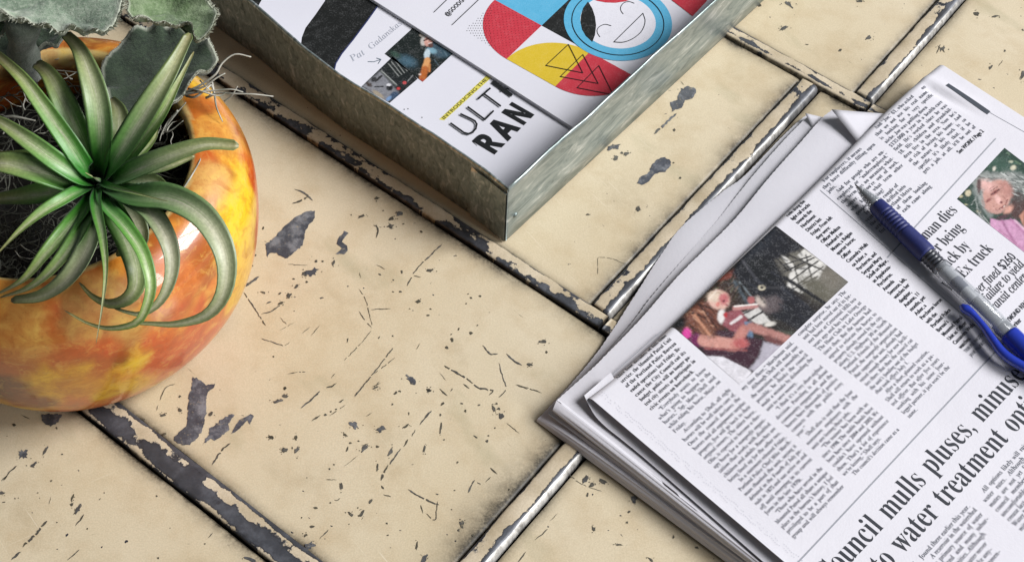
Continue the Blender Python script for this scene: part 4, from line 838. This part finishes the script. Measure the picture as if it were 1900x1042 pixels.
for i, u in enumerate(us):
    e = v_edge(u)
    for dd in (40., 20., 8., FR): p = NO + (NU * u + NV * (e + dd)) / 1000; V.append((p[0], p[1], ZT - (2 * FR + (.8 if dd > FR else 0)) / 1000))
    for a in np.linspace(math.pi / 2, 0, 7)[1:-1]:
        dd = FR * (1 - math.cos(a)); p = NO + (NU * u + NV * (e + dd)) / 1000; V.append((p[0], p[1], ZT - (FR + FR * math.sin(a)) / 1000))
    for k, dd in enumerate(ds):
        p = NP(u, e + dd); V.append(p)
nrow = len(V) // len(us)
me = mesh('front_page', V, grid_faces(len(us), nrow, flip=False), NEWS, paper, True)

def section(name, fb, rd, cut, zb, zt, zc, zr0, serr=.16, L=200, fold=True, nj=240):
    """a folded section below the front page: fold line, ridge above it, serrated cut edge and a slack interior"""
    F0, F1, R0, R1 = W(*fb[0], zb), W(*fb[1], zb), W(*rd[0], zr0), W(*rd[1], zt)
    E = crom([W(x, y, z_) for (x, y), z_ in zip(cut, np.linspace(zr0, zc, len(cut)))], nj); vd = (R1 - R0)[:2]; lv = np.linalg.norm(vd); vd /= lv; fd = (F1 - F0)[:2]; lf = np.linalg.norm(fd); fd /= lf
    ss_ = np.concatenate([[0, .0004, .0012, .003, .006], np.linspace(.010, L / 1000, 44)]); V = []; m = 0
    for i, s in enumerate(ss_):
        g = 1 - math.exp(-s / .014); row = []
        rp = np.array([*(R0[:2] + vd * s), zr0 + (zt - zr0) * g]); fp = np.array([*(F0[:2] + fd * s * lf / lv), zb])
        if fold:
            for t in np.linspace(0, 1, 20)[:-1]:
                a = t * math.pi / 2; b = fp + (rp - fp) * np.array([1 - math.cos(a)] * 2 + [math.sin(a)]); b[:2] -= NU * .00045 * abs(math.sin(t * math.pi * 3)) * g; row.append(b)
        for j in range(nj):
            p = E[j].copy(); zz = p[2] + (zt - p[2]) * g * (1 - .0 * j); 
            tooth = (abs((j % 3) - 1) - .5) * serr / 1000 + (rnd.random() - .5) * serr / 1500 if i == 0 else 0
            p[:2] += vd * (s + tooth); zz += .0006 * (_pz(j * .9, s * 1000 + 30) - .5) * min(1, s / .01); row.append(np.array([p[0], p[1], zz]))
        V += row; m = len(row)
    return mesh(name, V, grid_faces(len(ss_), m, flip=True), NEWS, paper, True)
A_cut = [(1001, 773), (1055, 716), (1101, 662), (1130, 622), (1170, 560), (1228, 470), (1267, 418), (1340, 356), (1380, 327), (1440, 265), (1478, 228), (1498, 212)]
A2_cut = [(1022, 758), (1060, 722), (1100, 682), (1171, 600), (1207, 552), (1263, 486), (1311, 431), (1336, 402), (1395, 328), (1451, 264), (1488, 226), (1503, 214)]
B_cut = [(1033, 742), (1062, 716), (1100, 682), (1130, 652), (1188, 592), (1257, 513), (1311, 459), (1367, 402), (1428, 328), (1487, 262), (1524, 220), (1544, 204)]
section('lower_section', [(995, 781), (1347, 1042)], [(1001, 773), (1361, 1020)], A_cut, .0006, .0066, .0022, .0022)
section('inner_sheet', [(1016, 766), (1361, 1022)], [(1022, 758), (1380, 1026)], A2_cut, .0062, .0082, .0046, .0050)
section('upper_section', [(1025, 762), (1361, 1022)], [(1034, 740), (1415, 1042)], B_cut, .0082, .0118, .0088, .0100)
def sheet(name, pts, th=.00018, n=7, warp=.0004):
    """a loose corner of a sheet: four corners (x, y, z)"""
    c = [W(*p) for p in pts]; V = []
    for i in range(n):
        for j in range(n):
            u, v = i / (n - 1), j / (n - 1); p = c[0] * (1 - u) * (1 - v) + c[1] * u * (1 - v) + c[2] * u * v + c[3] * (1 - u) * v; V.append(p + [0, 0, warp * math.sin(u * 3.1) * math.sin(v * 3.1)])
    k = n * n; V2 = [p - [0, 0, th] for p in V]; F = grid_faces(n, n); F2 = [tuple(q + k for q in f_[::-1]) for f_ in F]
    rim = [i * n for i in range(n)] + [(n - 1) * n + j for j in range(1, n)] + [i * n + n - 1 for i in range(n - 2, -1, -1)] + [j for j in range(n - 2, 0, -1)]
    F3 = [(a, b, b + k, a + k) for a, b in zip(rim, rim[1:] + rim[:1])]
    return mesh(name, V + V2, F + F2 + F3, NEWS, paper, True)
sheet('folded_corner', [(1543, 203, .0150), (1642, 211, .0120), (1690, 262, .0105), (1594, 267, .0135)])
sheet('folded_corner', [(1494, 210, .0066), (1538, 220, .0050), (1560, 262, .0045), (1512, 246, .0062)])
# the sheet sagging out below the front page's left edge
E1 = crom([W(x, y, z) for x, y, z in ((1084, 733, .0150), (1093, 752, .0140), (1106, 773, .0132), (1126, 793, .0128), (1150, 812, .0128), (1200, 853, .0128), (1300, 940, .0128), (1417, 1042, .0128), (1560, 1168, .0128))], 70)
V = []
for k in range(70):
    for t in np.linspace(0, 1, 8):
        p = E1[k].copy(); p[:2] += NU * .016 * t; p[2] += (.0150 - p[2]) * t ** .8; V.append(p)
mesh('sagging_sheet', V, grid_faces(70, 8, flip=True), NEWS, paper, True)

# print on the front page ------------------------------------------------
DZ = .00016
def text_block(name, rows, font, size, mat, xs=1.0):
    """rows: (text, u, v, width or None)"""
    mb = MB()
    for text, u, v, w in rows:
        V, F = layout(text, font, size, w, xs, justify=bool(w)); mb.add([NP(u + x, v - y, DZ) for x, y in V], F)
    return mb.build(name, mat, paper)
def column(name, lines, u0, v0, u1, v1, w, font='body', size=2.42, xs=.95, mat=None, indent=3.2):
    n = len(lines); rows = []
    for k, t in enumerate(lines):
        if not t: continue
        f_ = k / (n - 1) if n > 1 else 0; u, v, ww = u0 + (u1 - u0) * f_, v0 + (v1 - v0) * f_, w; last = t.endswith('~'); t = t.rstrip('~')
        if t.startswith('>'): t = t[1:]; u += indent; ww -= indent
        rows.append((t, u, v, None if last else ww))
    return text_block(name, rows, font, size, mat or INK_SOFT, xs)
column('text_column', ['After four decades of full-time', 'service, the Mounted Patrol Unit', 'of the Portland Police Bureau', 'ended operations last Friday. Be-', 'cause the City Council cut its', 'budget, police will no longer pa-', 'trol city streets or participate in', 'civic events on horseback.~'], 15, 3.9, 13.8, 23.6, 31.0, 'lead', 2.5, .92, INK)
column('text_column', ['>“Everybody wants to know', 'what’s going to happen to the', 'horses,” Sgt. Marty Shell said', 'while riding his horse, Major, on', 'Friday.~', '>According to Shell, all eight', 'horses will be well taken care of.', 'Once the council declares the', 'horses and all equipment surplus', 'property, five will go back to their', 'original owners. The oldest horse,', 'Olin, is expected to become a ther-', 'apy horse for a nonprofit organi-', 'zation that works with disabled', 'children and adults. Ranches are',
    'being lined up for the other two.', '>In a statement released Friday,', 'Portland Police Chief Mike Marsh-', 'man thanked the unit, saying it', 'debuted in the Fourth of July pa-', 'rade in 1875 and was active on and', 'off until emerging in its current', 'form in the late 1970s.~', '>“Those who have served in the', 'Mounted Patrol all share a unique', 'place in the bureau’s history. I feel', 'privileged to be a part of that', 'group and will always remember'], 13.4, 26.4, 10.7, 100.0, 32.0)
column('text_column', ['my time there,” Marshman said.', '>Although Shell will make sure', 'the transition goes as smoothly as', 'possible, he thinks the council', 'made a mistake by disbanding the', 'unit to save money.~', '>“I think it’s a very short-sighted', 'decision. Patroling is all about', 'community engagement, and the', 'horses have thousands of positive', 'contacts with the public every', 'year.”~', '>Shell also is said that the four', 'nonsworn employees with the', 'unit are losing their jobs.~', '>“The trainer has been with us', 'since 1998. The stable hands have', 'been here since 2004 and 2005. We', 'couldn’t have operated without', 'them. That’s a lot of experience', 'we’re losing,” Shell says.~', '>The council’s decision came as a'],
    48.4, 43.6, 46.5, 99.8, 33.2)
column('text_column', ['complete surprise, he says. The', 'unit had been moved out of its for-', 'mer home at Centennial Mills two', 'years ago and has been living at', 'The Hunt Club in Lake Oswego', 'since then. But the bureau had', 'agreed to relocate the horses to', 'property already owned by the city', 'along U.S. Highway 30 in North', 'Portland. Friends of the Mounted', 'Patrol, the nonprofit organization', 'that supports the unit, already had', 'raised enough money for new facili-', 'ties there. But then the council cut', 'the unit’s funding out of the budget', 'that took effect July 1.~', '>After a short, planned vacation,', 'Shell will return to work as a pa-', 'trol officer. But after five years', 'working with his same four-', 'legged partner, it just won’t be the', 'same.~'],
    86.2, 43.0, 87.0, 99.4, 32.6)
column('caption', ['rode along the', 'light rail tracks', 'towards the', 'Northwest', 'District last', 'Friday. From left', 'they were:', 'Officer Melissa', 'Newhard on', 'Monte, a Belgian', 'quarter horse;', 'Officer', 'Cassandra Wells', 'on Asher, a', 'Percheron, and', 'Sergeant Marty', 'Schell on Major,', 'an Appaloosa-', 'Percheron.', 'Amanda', 'Swenson, left,', 'watches her', 'daughter,', 'Autumn, 11', 'months, pet', 'Asher, a', 'Percheron horse', 'with the', 'Portland Police', 'Bureau’s', 'Mounted Patrol', 'Unit as Officer', 'Cassandra Wells', 'watches.'].__class__(x + '~' for x in ['rode along the', 'light rail tracks', 'towards the', 'Northwest', 'District last', 'Friday. From left', 'they were:', 'Officer Melissa', 'Newhard on', 'Monte, a Belgian', 'quarter horse;', 'Officer', 'Cassandra Wells', 'on Asher, a', 'Percheron, and', 'Sergeant Marty', 'Schell on Major,', 'an Appaloosa-', 'Percheron.', 'Amanda', 'Swenson, left,', 'watches her', 'daughter,', 'Autumn, 11', 'months, pet', 'Asher, a', 'Percheron horse', 'with the', 'Portland Police', 'Bureau’s', 'Mounted Patrol', 'Unit as Officer', 'Cassandra Wells', 'watches.']),
    132.6, -.6, 130.0, 94.5, 20, 'cap', 2.55, .84, INK)
column('photo_credit', ['TRIBUNE PHOTOS:~', 'JANE PALINEC~'], 130.0, 97.2, 130.0, 100.0, 20, 'plain', 2.2, .75, INK_SOFT)
column('text_column', ['>For employers, it means', 'they have difficulty filling open', 'jobs.~', '>And for people who are un-', 'employed or “underemployed,”', 'the term has no meaning what-', 'soever. If you’re out of work,', 'who knows what term other', 'people are using?~', '>In the past couple of', 'years, people drifted into', 'the entire Portland Metro', 'area, each of them looking', 'for work as each came along'], 157.2, -1.7, 155.2, 34.2, 38.6, 'lead', 2.75, .95, INK_SOFT)
column('text_column', ['means.~', '>And “Joe,” 61, who asked', 'that we not use his real name,', 'is looking for a very specific', 'niche. Joe was pulling down', '$135,000 a year in a health-care', 'field. He’s worked since he was', '18. His children and grandchil-', 'dren live in the area. Now he’s', 'at risk of losing his home. And', 'the nature of his work is so', 'specific, it’s likely that, if he', 'gets a job, at all, it’ll be out of'], 200.8, -7.4, 197.8, 27.2, 41.5, 'lead', 2.75, .95, INK_SOFT)
text_block('jump_line', [('See WORK / Page 2', 219.5, 31.4, None)], 'cap', 3.0, INK, .82)
text_block('corner_letters', [('on', 240.5, -4.4, None)], 'lead', 2.8, INK_SOFT)
column('headline', ['Woman dies~', 'after being~', 'struck by~', 'FedEx truck~'], 158.2, 50.6, 151.6, 74.2, 40, 'head', 8.4, .74, INK)
column('subheading', ['Driver fined $260~', 'for failure to yield~', 'at transit center~'], 152.6, 83.8, 151.0, 93.6, 40, 'sub', 6.2, .80, INK)
column('byline', ['By RAYMOND RENDLEMAN~', 'Staff writer~'], 150.4, 101.2, 150.2, 104.4, 40, 'cap', 3.0, .8, INK)
def adv(t, font): return sum(glyph(c, font)[2] for c in t)
HS = 13.2
HX = 24.9 / (adv('mulls', 'head') * HS); HG = ((106.5 - 43.6) - adv('mullspluses,', 'head') * HS * HX) / 2      # letter width and word gap, from the printed line
def big_line(words, v, k, u):
    """a headline; word number k starts at u"""
    u -= sum(adv(w, 'head') * HS * HX + HG for w in words[:k]); rows = []
    for w in words: rows.append((w, u, v, None)); u += adv(w, 'head') * HS * HX + HG
    return text_block('headline', rows, 'head', HS, INK, HX)
big_line(['Council', 'mulls', 'pluses,', 'minuses'], 121.7, 1, 43.6); big_line(['to', 'water', 'treatment', 'options'], 133.7, 2, 64.2)
column('text_column', ['found there earlier this year.~', '>A reservoir in the watershed', 'the primary source of water', 'Portland and many subur-', 'communities. Although', 'Bull Run water never', 'proven to make any-', 'the U.S. Environmen-', 'tal Agency is now', 'asking to treat the', 'water for the crypto'], 39.4, 140.0, 38.6, 168.0, 33, size=2.75)
column('text_column', ['>All options likely will raise', 'water rates. Although esti-', 'mates are not yet final, the', 'council members are also', 'uncomfortable with the in-', 'crease last year for the', 'Water Bureau and com-', 'mittee members are still', 'of two minds on it.~'], 77.5, 140.4, 77.0, 163.0, 35, size=2.75)
column('text_column', ['>Safe water has been found', 'in the city for many years.', 'Still, the new rule says', 'that all open water must'], 5.4, 140.0, 5.2, 148.4, 31, size=2.75)
# rules and the heavy bar
def rule(a, b, w, mat, name='rule', n=30):
    a, b = np.array(a, float), np.array(b, float); t = (b - a) / np.linalg.norm(b - a); nn = np.array([-t[1], t[0]]) * w / 2; V = []
    for k in range(n): p = a + (b - a) * k / (n - 1); V += [NP(*(p - nn), DZ * .8), NP(*(p + nn), DZ * .8)]
    return mesh(name, V, [(2 * i, 2 * i + 1, 2 * i + 3, 2 * i + 2) for i in range(n - 1)], mat, paper)
GREYL = simple('rule_grey', (158, 160, 168), .7); BAR = simple('bar_ink', (62, 68, 78), .7, 0, .2, 500)
rule((2, 107.4), (146.2, 105.4), .55, GREYL); rule((146.4, 44.0), (240, 37.6), .55, GREYL); rule((155.6, -3.4), (142.6, 106), .32, GREYL); rule((16.8, -.4), (48, -.6), .3, GREYL)
rule((251.3, 1.8), (251.0, 26.2), 2.6, BAR, 'heavy_bar'); rule((251.6, 26.3), (254.6, 60), .25, GREYL)
mb = MB()
for r_ in range(2):
    for k in range(110):
        u, v = 4.2 + r_ * 1.4 + .3 * math.sin(k), 4 + k * 1.0
        if rnd.random() < .75: mb.add([NP(u + .2 * math.cos(t), v + .2 * math.sin(t), DZ) for t in (0, 1.6, 3.1, 4.7)], [(0, 1, 2, 3)])
mb.build('show_through_dots', INK_LIGHT, paper)
# the photographs
posn = lambda x, y: NP(*UV(x, y), DZ * .6)
ops = [('p', [(640, 270), (800, 190), (1100, 400), (960, 520), (720, 430)], 10, (112, 108, 100)), ('p', [(780, 240), (822, 200), (955, 300), (905, 385), (805, 470), (715, 425), (735, 345), (845, 295)], 6, (226, 222, 216)), ('p', [(672, 232), (690, 228), (768, 310), (752, 338)], 4, (226, 222, 216))] + \
      [('l', a, b, 9, 3, (44, 42, 42)) for a, b in (((700, 225), (940, 335)), ((660, 262), (720, 330)), ((690, 300), (860, 245)), ((700, 340), (880, 255)), ((745, 390), (905, 275)), ((770, 425), (935, 310)), ((740, 450), (900, 370)), ((760, 300), (800, 460)), ((830, 240), (870, 400)))] + \
      [('e', 900, 450, 120, 60, 35, 30, (104, 100, 88)), ('e', 980, 380, 70, 50, 40, 30, (120, 114, 104)), ('e', 220, 560, 200, 130, -30, 50, (70, 50, 42)), ('e', 330, 370, 90, 26, -20, 20, (132, 70, 58)), ('e', 120, 560, 60, 40, -30, 30, (56, 58, 44)), ('e', 200, 620, 130, 100, 20, 40, (120, 74, 60)), ('e', 60, 640, 50, 40, 0, 20, (28, 28, 32)),
       ('p', [(430, 240), (640, 60), (815, 200), (640, 262), (650, 330), (720, 430), (895, 590), (800, 700), (600, 590), (480, 440), (385, 350)], 14, (30, 31, 38)), ('e', 570, 330, 130, 80, 30, 40, (24, 26, 30)), ('e', 520, 160, 120, 60, -35, 40, (44, 48, 56)), ('l', (440, 260), (560, 425), 16, 6, (66, 66, 72)), ('l', (470, 442), (700, 432), 14, 6, (60, 60, 64)), ('e', 565, 435, 22, 18, 0, 4, (206, 196, 172)), ('e', 565, 435, 11, 9, 0, 3, (50, 46, 44)),
       ('l', (705, 375), (950, 535), 22, 6, (24, 24, 28)), ('e', 580, 540, 60, 36, 30, 20, (118, 104, 104)), ('e', 560, 520, 40, 22, 40, 10, (206, 190, 180)), ('e', 640, 530, 50, 46, 20, 20, (92, 82, 84)), ('l', (400, 400), (480, 530), 20, 10, (74, 84, 92)), ('l', (430, 400), (510, 500), 8, 5, (130, 140, 146)),
       ('p', [(440, 590), (540, 550), (620, 640), (540, 660)], 6, (214, 210, 206)), ('l', (470, 640), (570, 580), 12, 4, (50, 48, 50)), ('l', (440, 600), (520, 560), 10, 4, (50, 48, 50)), ('e', 612, 655, 36, 14, -10, 6, (220, 214, 206)), ('p', [(600, 690), (760, 700), (690, 770), (610, 760)], 14, (74, 78, 68)),
       ('p', [(330, 590), (430, 560), (480, 630), (410, 720), (330, 660)], 10, (150, 84, 92)), ('e', 320, 605, 22, 44, 5, 8, (238, 232, 230)), ('e', 345, 600, 12, 16, 0, 5, (190, 60, 66)), ('l', (400, 560), (530, 548), 26, 8, (190, 134, 130)), ('l', (400, 548), (535, 535), 10, 4, (236, 226, 220)), ('e', 500, 510, 22, 22, 0, 8, (176, 104, 104)),
       ('e', 305, 508, 68, 58, 20, 10, (224, 182, 168)), ('e', 282, 486, 48, 34, 0, 14, (226, 204, 184)), ('e', 335, 505, 30, 34, 0, 14, (196, 112, 114)), ('e', 300, 535, 12, 14, 0, 6, (216, 132, 122)), ('l', (380, 650), (440, 610), 18, 6, (224, 214, 214)),
       ('p', [(458, 640), (505, 640), (512, 740), (478, 744)], 6, (98, 124, 152)), ('l', (500, 670), (730, 752), 52, 12, (182, 128, 120)), ('l', (600, 740), (690, 780), 40, 14, (110, 66, 66)),
       ('p', [(150, 742), (230, 842), (490, 922), (545, 850), (575, 752), (500, 735), (400, 700), (300, 690)], 10, (62, 34, 48)), ('e', 170, 750, 36, 40, 0, 14, (112, 34, 84)), ('e', 112, 712, 26, 34, 10, 10, (218, 66, 156)), ('l', (215, 752), (400, 780), 74, 10, (206, 148, 136)), ('l', (400, 780), (455, 690), 62, 10, (196, 132, 122)), ('e', 440, 770, 44, 30, 0, 14, (190, 100, 100)), ('e', 230, 690, 60, 34, 40, 20, (128, 84, 66)), ('l', (160, 600), (250, 720), 16, 8, (196, 140, 112)), ('l', (230, 590), (330, 680), 14, 8, (80, 44, 38)),
       ('p', [(575, 760), (690, 790), (520, 940), (490, 924), (550, 850)], 12, (186, 180, 192)), ('p', [(225, 845), (330, 850), (480, 925), (505, 945), (440, 1030)], 5, (226, 222, 228))]
def strokes(n, box, ang, ln, w, cols, soft=4):
    return [('l', (x, y), (x + l * math.cos(a), y + l * math.sin(a)), w * rng.uniform(.5, 1.3), soft, cols[rng.integers(len(cols))]) for x, y, a, l in zip(rng.uniform(box[0], box[2], n), rng.uniform(box[1], box[3], n), rng.normal(ang, .35, n), rng.uniform(ln * .5, ln * 1.4, n))]
hair = strokes(46, (90, 520, 260, 690), .75, 60, 9, [(70, 40, 34), (150, 100, 78), (110, 66, 52), (52, 34, 32), (186, 140, 116)]); leafy = strokes(40, (150, 400, 420, 520), -.8, 34, 8, [(40, 44, 36), (92, 90, 70), (60, 46, 40), (112, 96, 84)]); coat_ = strokes(30, (420, 120, 800, 620), .7, 60, 10, [(20, 21, 26), (40, 42, 50), (52, 54, 62), (28, 28, 33)], 8)
kb = next(i for i, o in enumerate(ops) if o[0] == 'p' and o[1][0] == (330, 590)); ops = ops[:kb] + leafy + coat_ + hair + ops[kb:]
ops += [('e', 335, 515, 9, 7, 0, 4, (120, 62, 66)), ('e', 352, 540, 10, 5, 20, 4, (160, 80, 84)), ('l', (262, 470), (330, 462), 7, 4, (196, 170, 148)), ('l', (250, 500), (290, 455), 8, 4, (238, 222, 206)), ('l', (225, 800), (470, 812), 12, 8, (150, 84, 84))]
quad_print('photo', [(1243, 600.5), (1439, 418.5), (1574, 523.5), (1373, 713)], posn, 130, 90, (1240, 400, 3.2556), ops, (44, 40, 38), PHOTO, paper, label='colour photo of a mother and baby beside a black horse')
ops = [('e', 400, 180, 180, 80, 30, 50, (62, 88, 76)), ('e', 130, 440, 26, 30, 30, 8, (206, 194, 164)), ('e', 60, 470, 20, 14, 0, 6, (190, 180, 150)), ('e', 230, 610, 22, 14, 20, 6, (196, 190, 160)), ('e', 545, 206, 28, 22, -30, 8, (212, 206, 180)), ('e', 370, 215, 14, 22, 20, 6, (210, 204, 190)), ('e', 525, 150, 20, 12, 0, 6, (180, 184, 160)), ('e', 110, 545, 14, 8, 0, 5, (180, 176, 140)),
       ('e', 400, 430, 225, 175, 20, 20, (104, 112, 108)), ('e', 580, 340, 170, 90, 20, 30, (138, 144, 140)), ('l', (200, 420), (330, 640), 60, 20, (128, 136, 132)), ('l', (190, 340), (300, 260), 50, 16, (142, 148, 144)), ('e', 600, 580, 100, 110, 0, 30, (82, 60, 58)), ('e', 560, 420, 60, 130, -35, 20, (84, 76, 74)), ('p', [(600, 650), (645, 600), (645, 760)], 10, (196, 140, 120)),
       ('l', (240, 300), (520, 290), 60, 24, (158, 160, 156)), ('l', (430, 300), (640, 400), 50, 24, (150, 152, 148)), ('l', (200, 360), (270, 560), 36, 16, (150, 154, 150)), ('e', 392, 470, 128, 158, 20, 14, (204, 154, 142)), ('e', 300, 370, 70, 50, 20, 26, (228, 180, 172)), ('e', 230, 370, 18, 70, 0, 10, (96, 72, 72)), ('e', 480, 400, 50, 80, -30, 24, (190, 138, 128)), ('e', 405, 498, 24, 44, -25, 10, (240, 190, 182)), ('e', 435, 525, 14, 12, 0, 6, (110, 50, 52)), ('e', 378, 432, 46, 17, -35, 8, (150, 88, 84)), ('l', (345, 455), (415, 408), 9, 4, (72, 40, 42)), ('l', (300, 520), (335, 495), 9, 4, (76, 44, 46)), ('e', 318, 505, 30, 12, -35, 8, (150, 92, 88)), ('l', (340, 420), (400, 380), 7, 4, (120, 84, 80)),
       ('l', (415, 590), (470, 555), 15, 5, (112, 44, 48)), ('l', (470, 555), (492, 500), 10, 5, (112, 50, 50)), ('e', 500, 590, 50, 30, -40, 16, (222, 166, 150)), ('e', 400, 610, 40, 20, -10, 12, (196, 150, 140)), ('p', [(335, 670), (420, 690), (560, 680), (650, 760), (650, 1010), (335, 745)], 8, (208, 154, 188)), ('l', (440, 690), (560, 900), 22, 10, (168, 112, 148)), ('l', (520, 680), (640, 800), 20, 10, (180, 122, 158)), ('l', (420, 780), (640, 960), 16, 10, (186, 130, 164)), ('e', 450, 660, 60, 20, -15, 10, (84, 62, 68)), ('l', (560, 690), (645, 770), 14, 6, (214, 180, 196))]
kb = next(i for i, o in enumerate(ops) if o[0] == 'e' and o[1:3] == (392, 470))
ops = ops[:kb] + strokes(60, (200, 250, 640, 420), .45, 110, 9, [(176, 178, 174), (96, 102, 100), (200, 202, 198), (120, 126, 122), (70, 76, 74)]) + strokes(30, (190, 380, 270, 640), 1.1, 90, 9, [(170, 174, 170), (90, 98, 94), (140, 146, 142)]) + ops[kb:]
ops = strokes(60, (20, 20, 640, 300), .6, 40, 12, [(30, 52, 44), (70, 100, 84), (52, 80, 66), (24, 40, 36), (96, 120, 96)]) + strokes(30, (20, 430, 330, 740), .6, 36, 12, [(30, 52, 44), (70, 100, 84), (52, 80, 66), (24, 40, 36)]) + ops
ops += [('l', (300, 330), (420, 300), 10, 8, (150, 140, 138)), ('l', (330, 400), (380, 372), 4, 3, (150, 96, 92)), ('l', (250, 430), (280, 560), 12, 8, (150, 150, 148)), ('l', (360, 560), (400, 600), 5, 4, (150, 92, 90)), ('l', (455, 470), (490, 520), 5, 4, (150, 92, 88)), ('l', (430, 585), (480, 548), 4, 2, (232, 214, 206))]
quad_print('photo', [(1775.5, 369.5), (1864, 274.5), (1990, 371), (1901.5, 469)], posn, 80, 90, (1770, 270, 4.962), ops, (44, 68, 58), PHOTO, paper, label='colour portrait photo of a grey haired woman in a pink robe')

# ------------------------------------------------------------------ the pen
pen = link('pen', None, None, label='blue clicker pen with ribbed grip and clear barrel lying on the newspaper', category='pen')
PD = np.array([.565, -.825, 0]); PD /= np.linalg.norm(PD); PS = np.array([-PD[1], PD[0], 0]) * -1      # PS points to the clip's side
PG = np.array([.1799, .0026, .0218]) - PD * .0455
def lathe(name, prof, mat, n=32, smooth=True):
    V = []
    for t, r_ in prof:
        for k in range(n): a = 2 * math.pi * k / n; V.append(PG + PD * t / 1000 + (PS * math.cos(a) + np.array([0, 0, 1.]) * math.sin(a)) * r_ * .90 / 1000)
    F = grid_faces(len(prof), n, wrap=True) + [tuple(range(n))[::-1], tuple((len(prof) - 1) * n + k for k in range(n))]
    return mesh(name, V, F, mat, pen, smooth)
def plastic(name, c, rough=.3, **k): return simple(name, c, rough, 0, .10, 900, **k)
CLEAR = (lambda m: m.out(color=lin((196, 200, 206)), rough=.10, spec=.7, alpha=.42))(M('clear_smoky_plastic'))
GRIP = (lambda m: m.out(color=m.mix(m.ramp(m.noise(900, 3), [(.4, 0), (.6, .4)]), lin((36, 44, 108)), lin((24, 32, 84))), rough=.55))(M('blue_rubber')); BLUE = plastic('blue_plastic', (40, 62, 176), .28, coat=.4); DARK = plastic('dark_plastic', (64, 66, 74), .3); STEEL = simple('nib_steel', (170, 170, 170), .25, 1.0); LAB = plastic('refill_tube', (172, 175, 180), .4); INKB = plastic('refill_ink', (58, 62, 92), .3)
lathe('nib', [(-1.2, .35), (0, .45), (.8, .6), (2.6, .9), (3.2, 1.2)], STEEL)
lathe('cone', [(1.2, 1.35), (1.5, 1.6), (4, 2.3), (8, 3.15), (11, 3.7), (13, 3.9)], CLEAR)
lathe('refill', [(3, 1.1), (6, 1.3), (11, 1.5), (12, 2.0), (52, 2.0), (54, 2.4), (60, 2.4)], DARK)
mb = MB(); C = [PG + PD * (3.5 + 8.5 * t) / 1000 + (PS * math.cos(t * 38) + np.array([0, 0, 1]) * math.sin(t * 38)) * (1.5 + 1.3 * t) / 1000 for t in np.linspace(0, 1, 110)]; tube(mb, C, .00028, 5); mb.build('spring', DARK, pen, smooth=True)
gp = [(12.4, 3.6), (12.6, 4.1), (13.2, 4.35), (18, 4.6)]
for k in range(7): t = 18.6 + k * 1.9; gp += [(t, 4.68), (t + .25, 4.3), (t + .55, 4.3), (t + .8, 4.72), (t + 1.5, 4.76)]
gp += [(34, 4.85), (41, 4.95), (44.5, 4.9), (45.3, 4.7), (45.6, 4.2)]
lathe('grip', gp, GRIP)
cp = [(45.4, 3.9)]
for k in range(4): t = 46 + k * 1.8; cp += [(t, 4.2), (t + .2, 3.75), (t + .8, 3.75), (t + 1.0, 4.25)]
lathe('collar', cp + [(53.2, 4.3)], DARK)
lathe('barrel', [(53, 4.25), (54, 4.38), (70, 4.40), (96, 4.42)], CLEAR)
lathe('ink_tube', [(55, 2.9), (56, 3.1), (74, 3.1), (74.2, 2.9)], LAB); lathe('ink_tube', [(62, 3.2), (62.2, 3.25), (68, 3.25), (68.2, 3.2)], INKB); lathe('ink_tube', [(74.2, 2.6), (88, 2.6), (88.2, 3.6), (92, 3.9)], LAB); lathe('plug', [(90, 3.8), (90.3, 4.1), (95.5, 4.1)], DARK)
lathe('end_cap', [(94.6, 4.2), (94.8, 4.7), (96, 4.85), (110, 4.8), (128, 4.2), (131, 3.6), (131.5, 2.4), (140, 2.3), (140.6, 1.8)], BLUE)
C = crom([PG + (PD * t + PS * s + np.array([0, 0, z])) / 1000 for t, s, z in ((73, 6.6, .2), (75, 6.5, 0), (79, 6.0, .4), (86, 6.6, .4), (93, 8.0, .2), (99, 9.0, 0), (104, 8.6, 0), (110, 6.6, 0), (116, 4.0, 0))], 50)
mb = MB(); rad = [.0010 + .0011 * smoothstep(0, .05, t) - .0006 * smoothstep(.05, .2, t) + .0006 * smoothstep(.2, .7, t) for t in np.linspace(0, 1, 50)]; tube(mb, C, rad, 12); mb.build('clip', BLUE, pen, smooth=True)

# ------------------------------------------------------------------ finish
bpy.data.objects.remove(_ob); bpy.data.curves.remove(_cv)
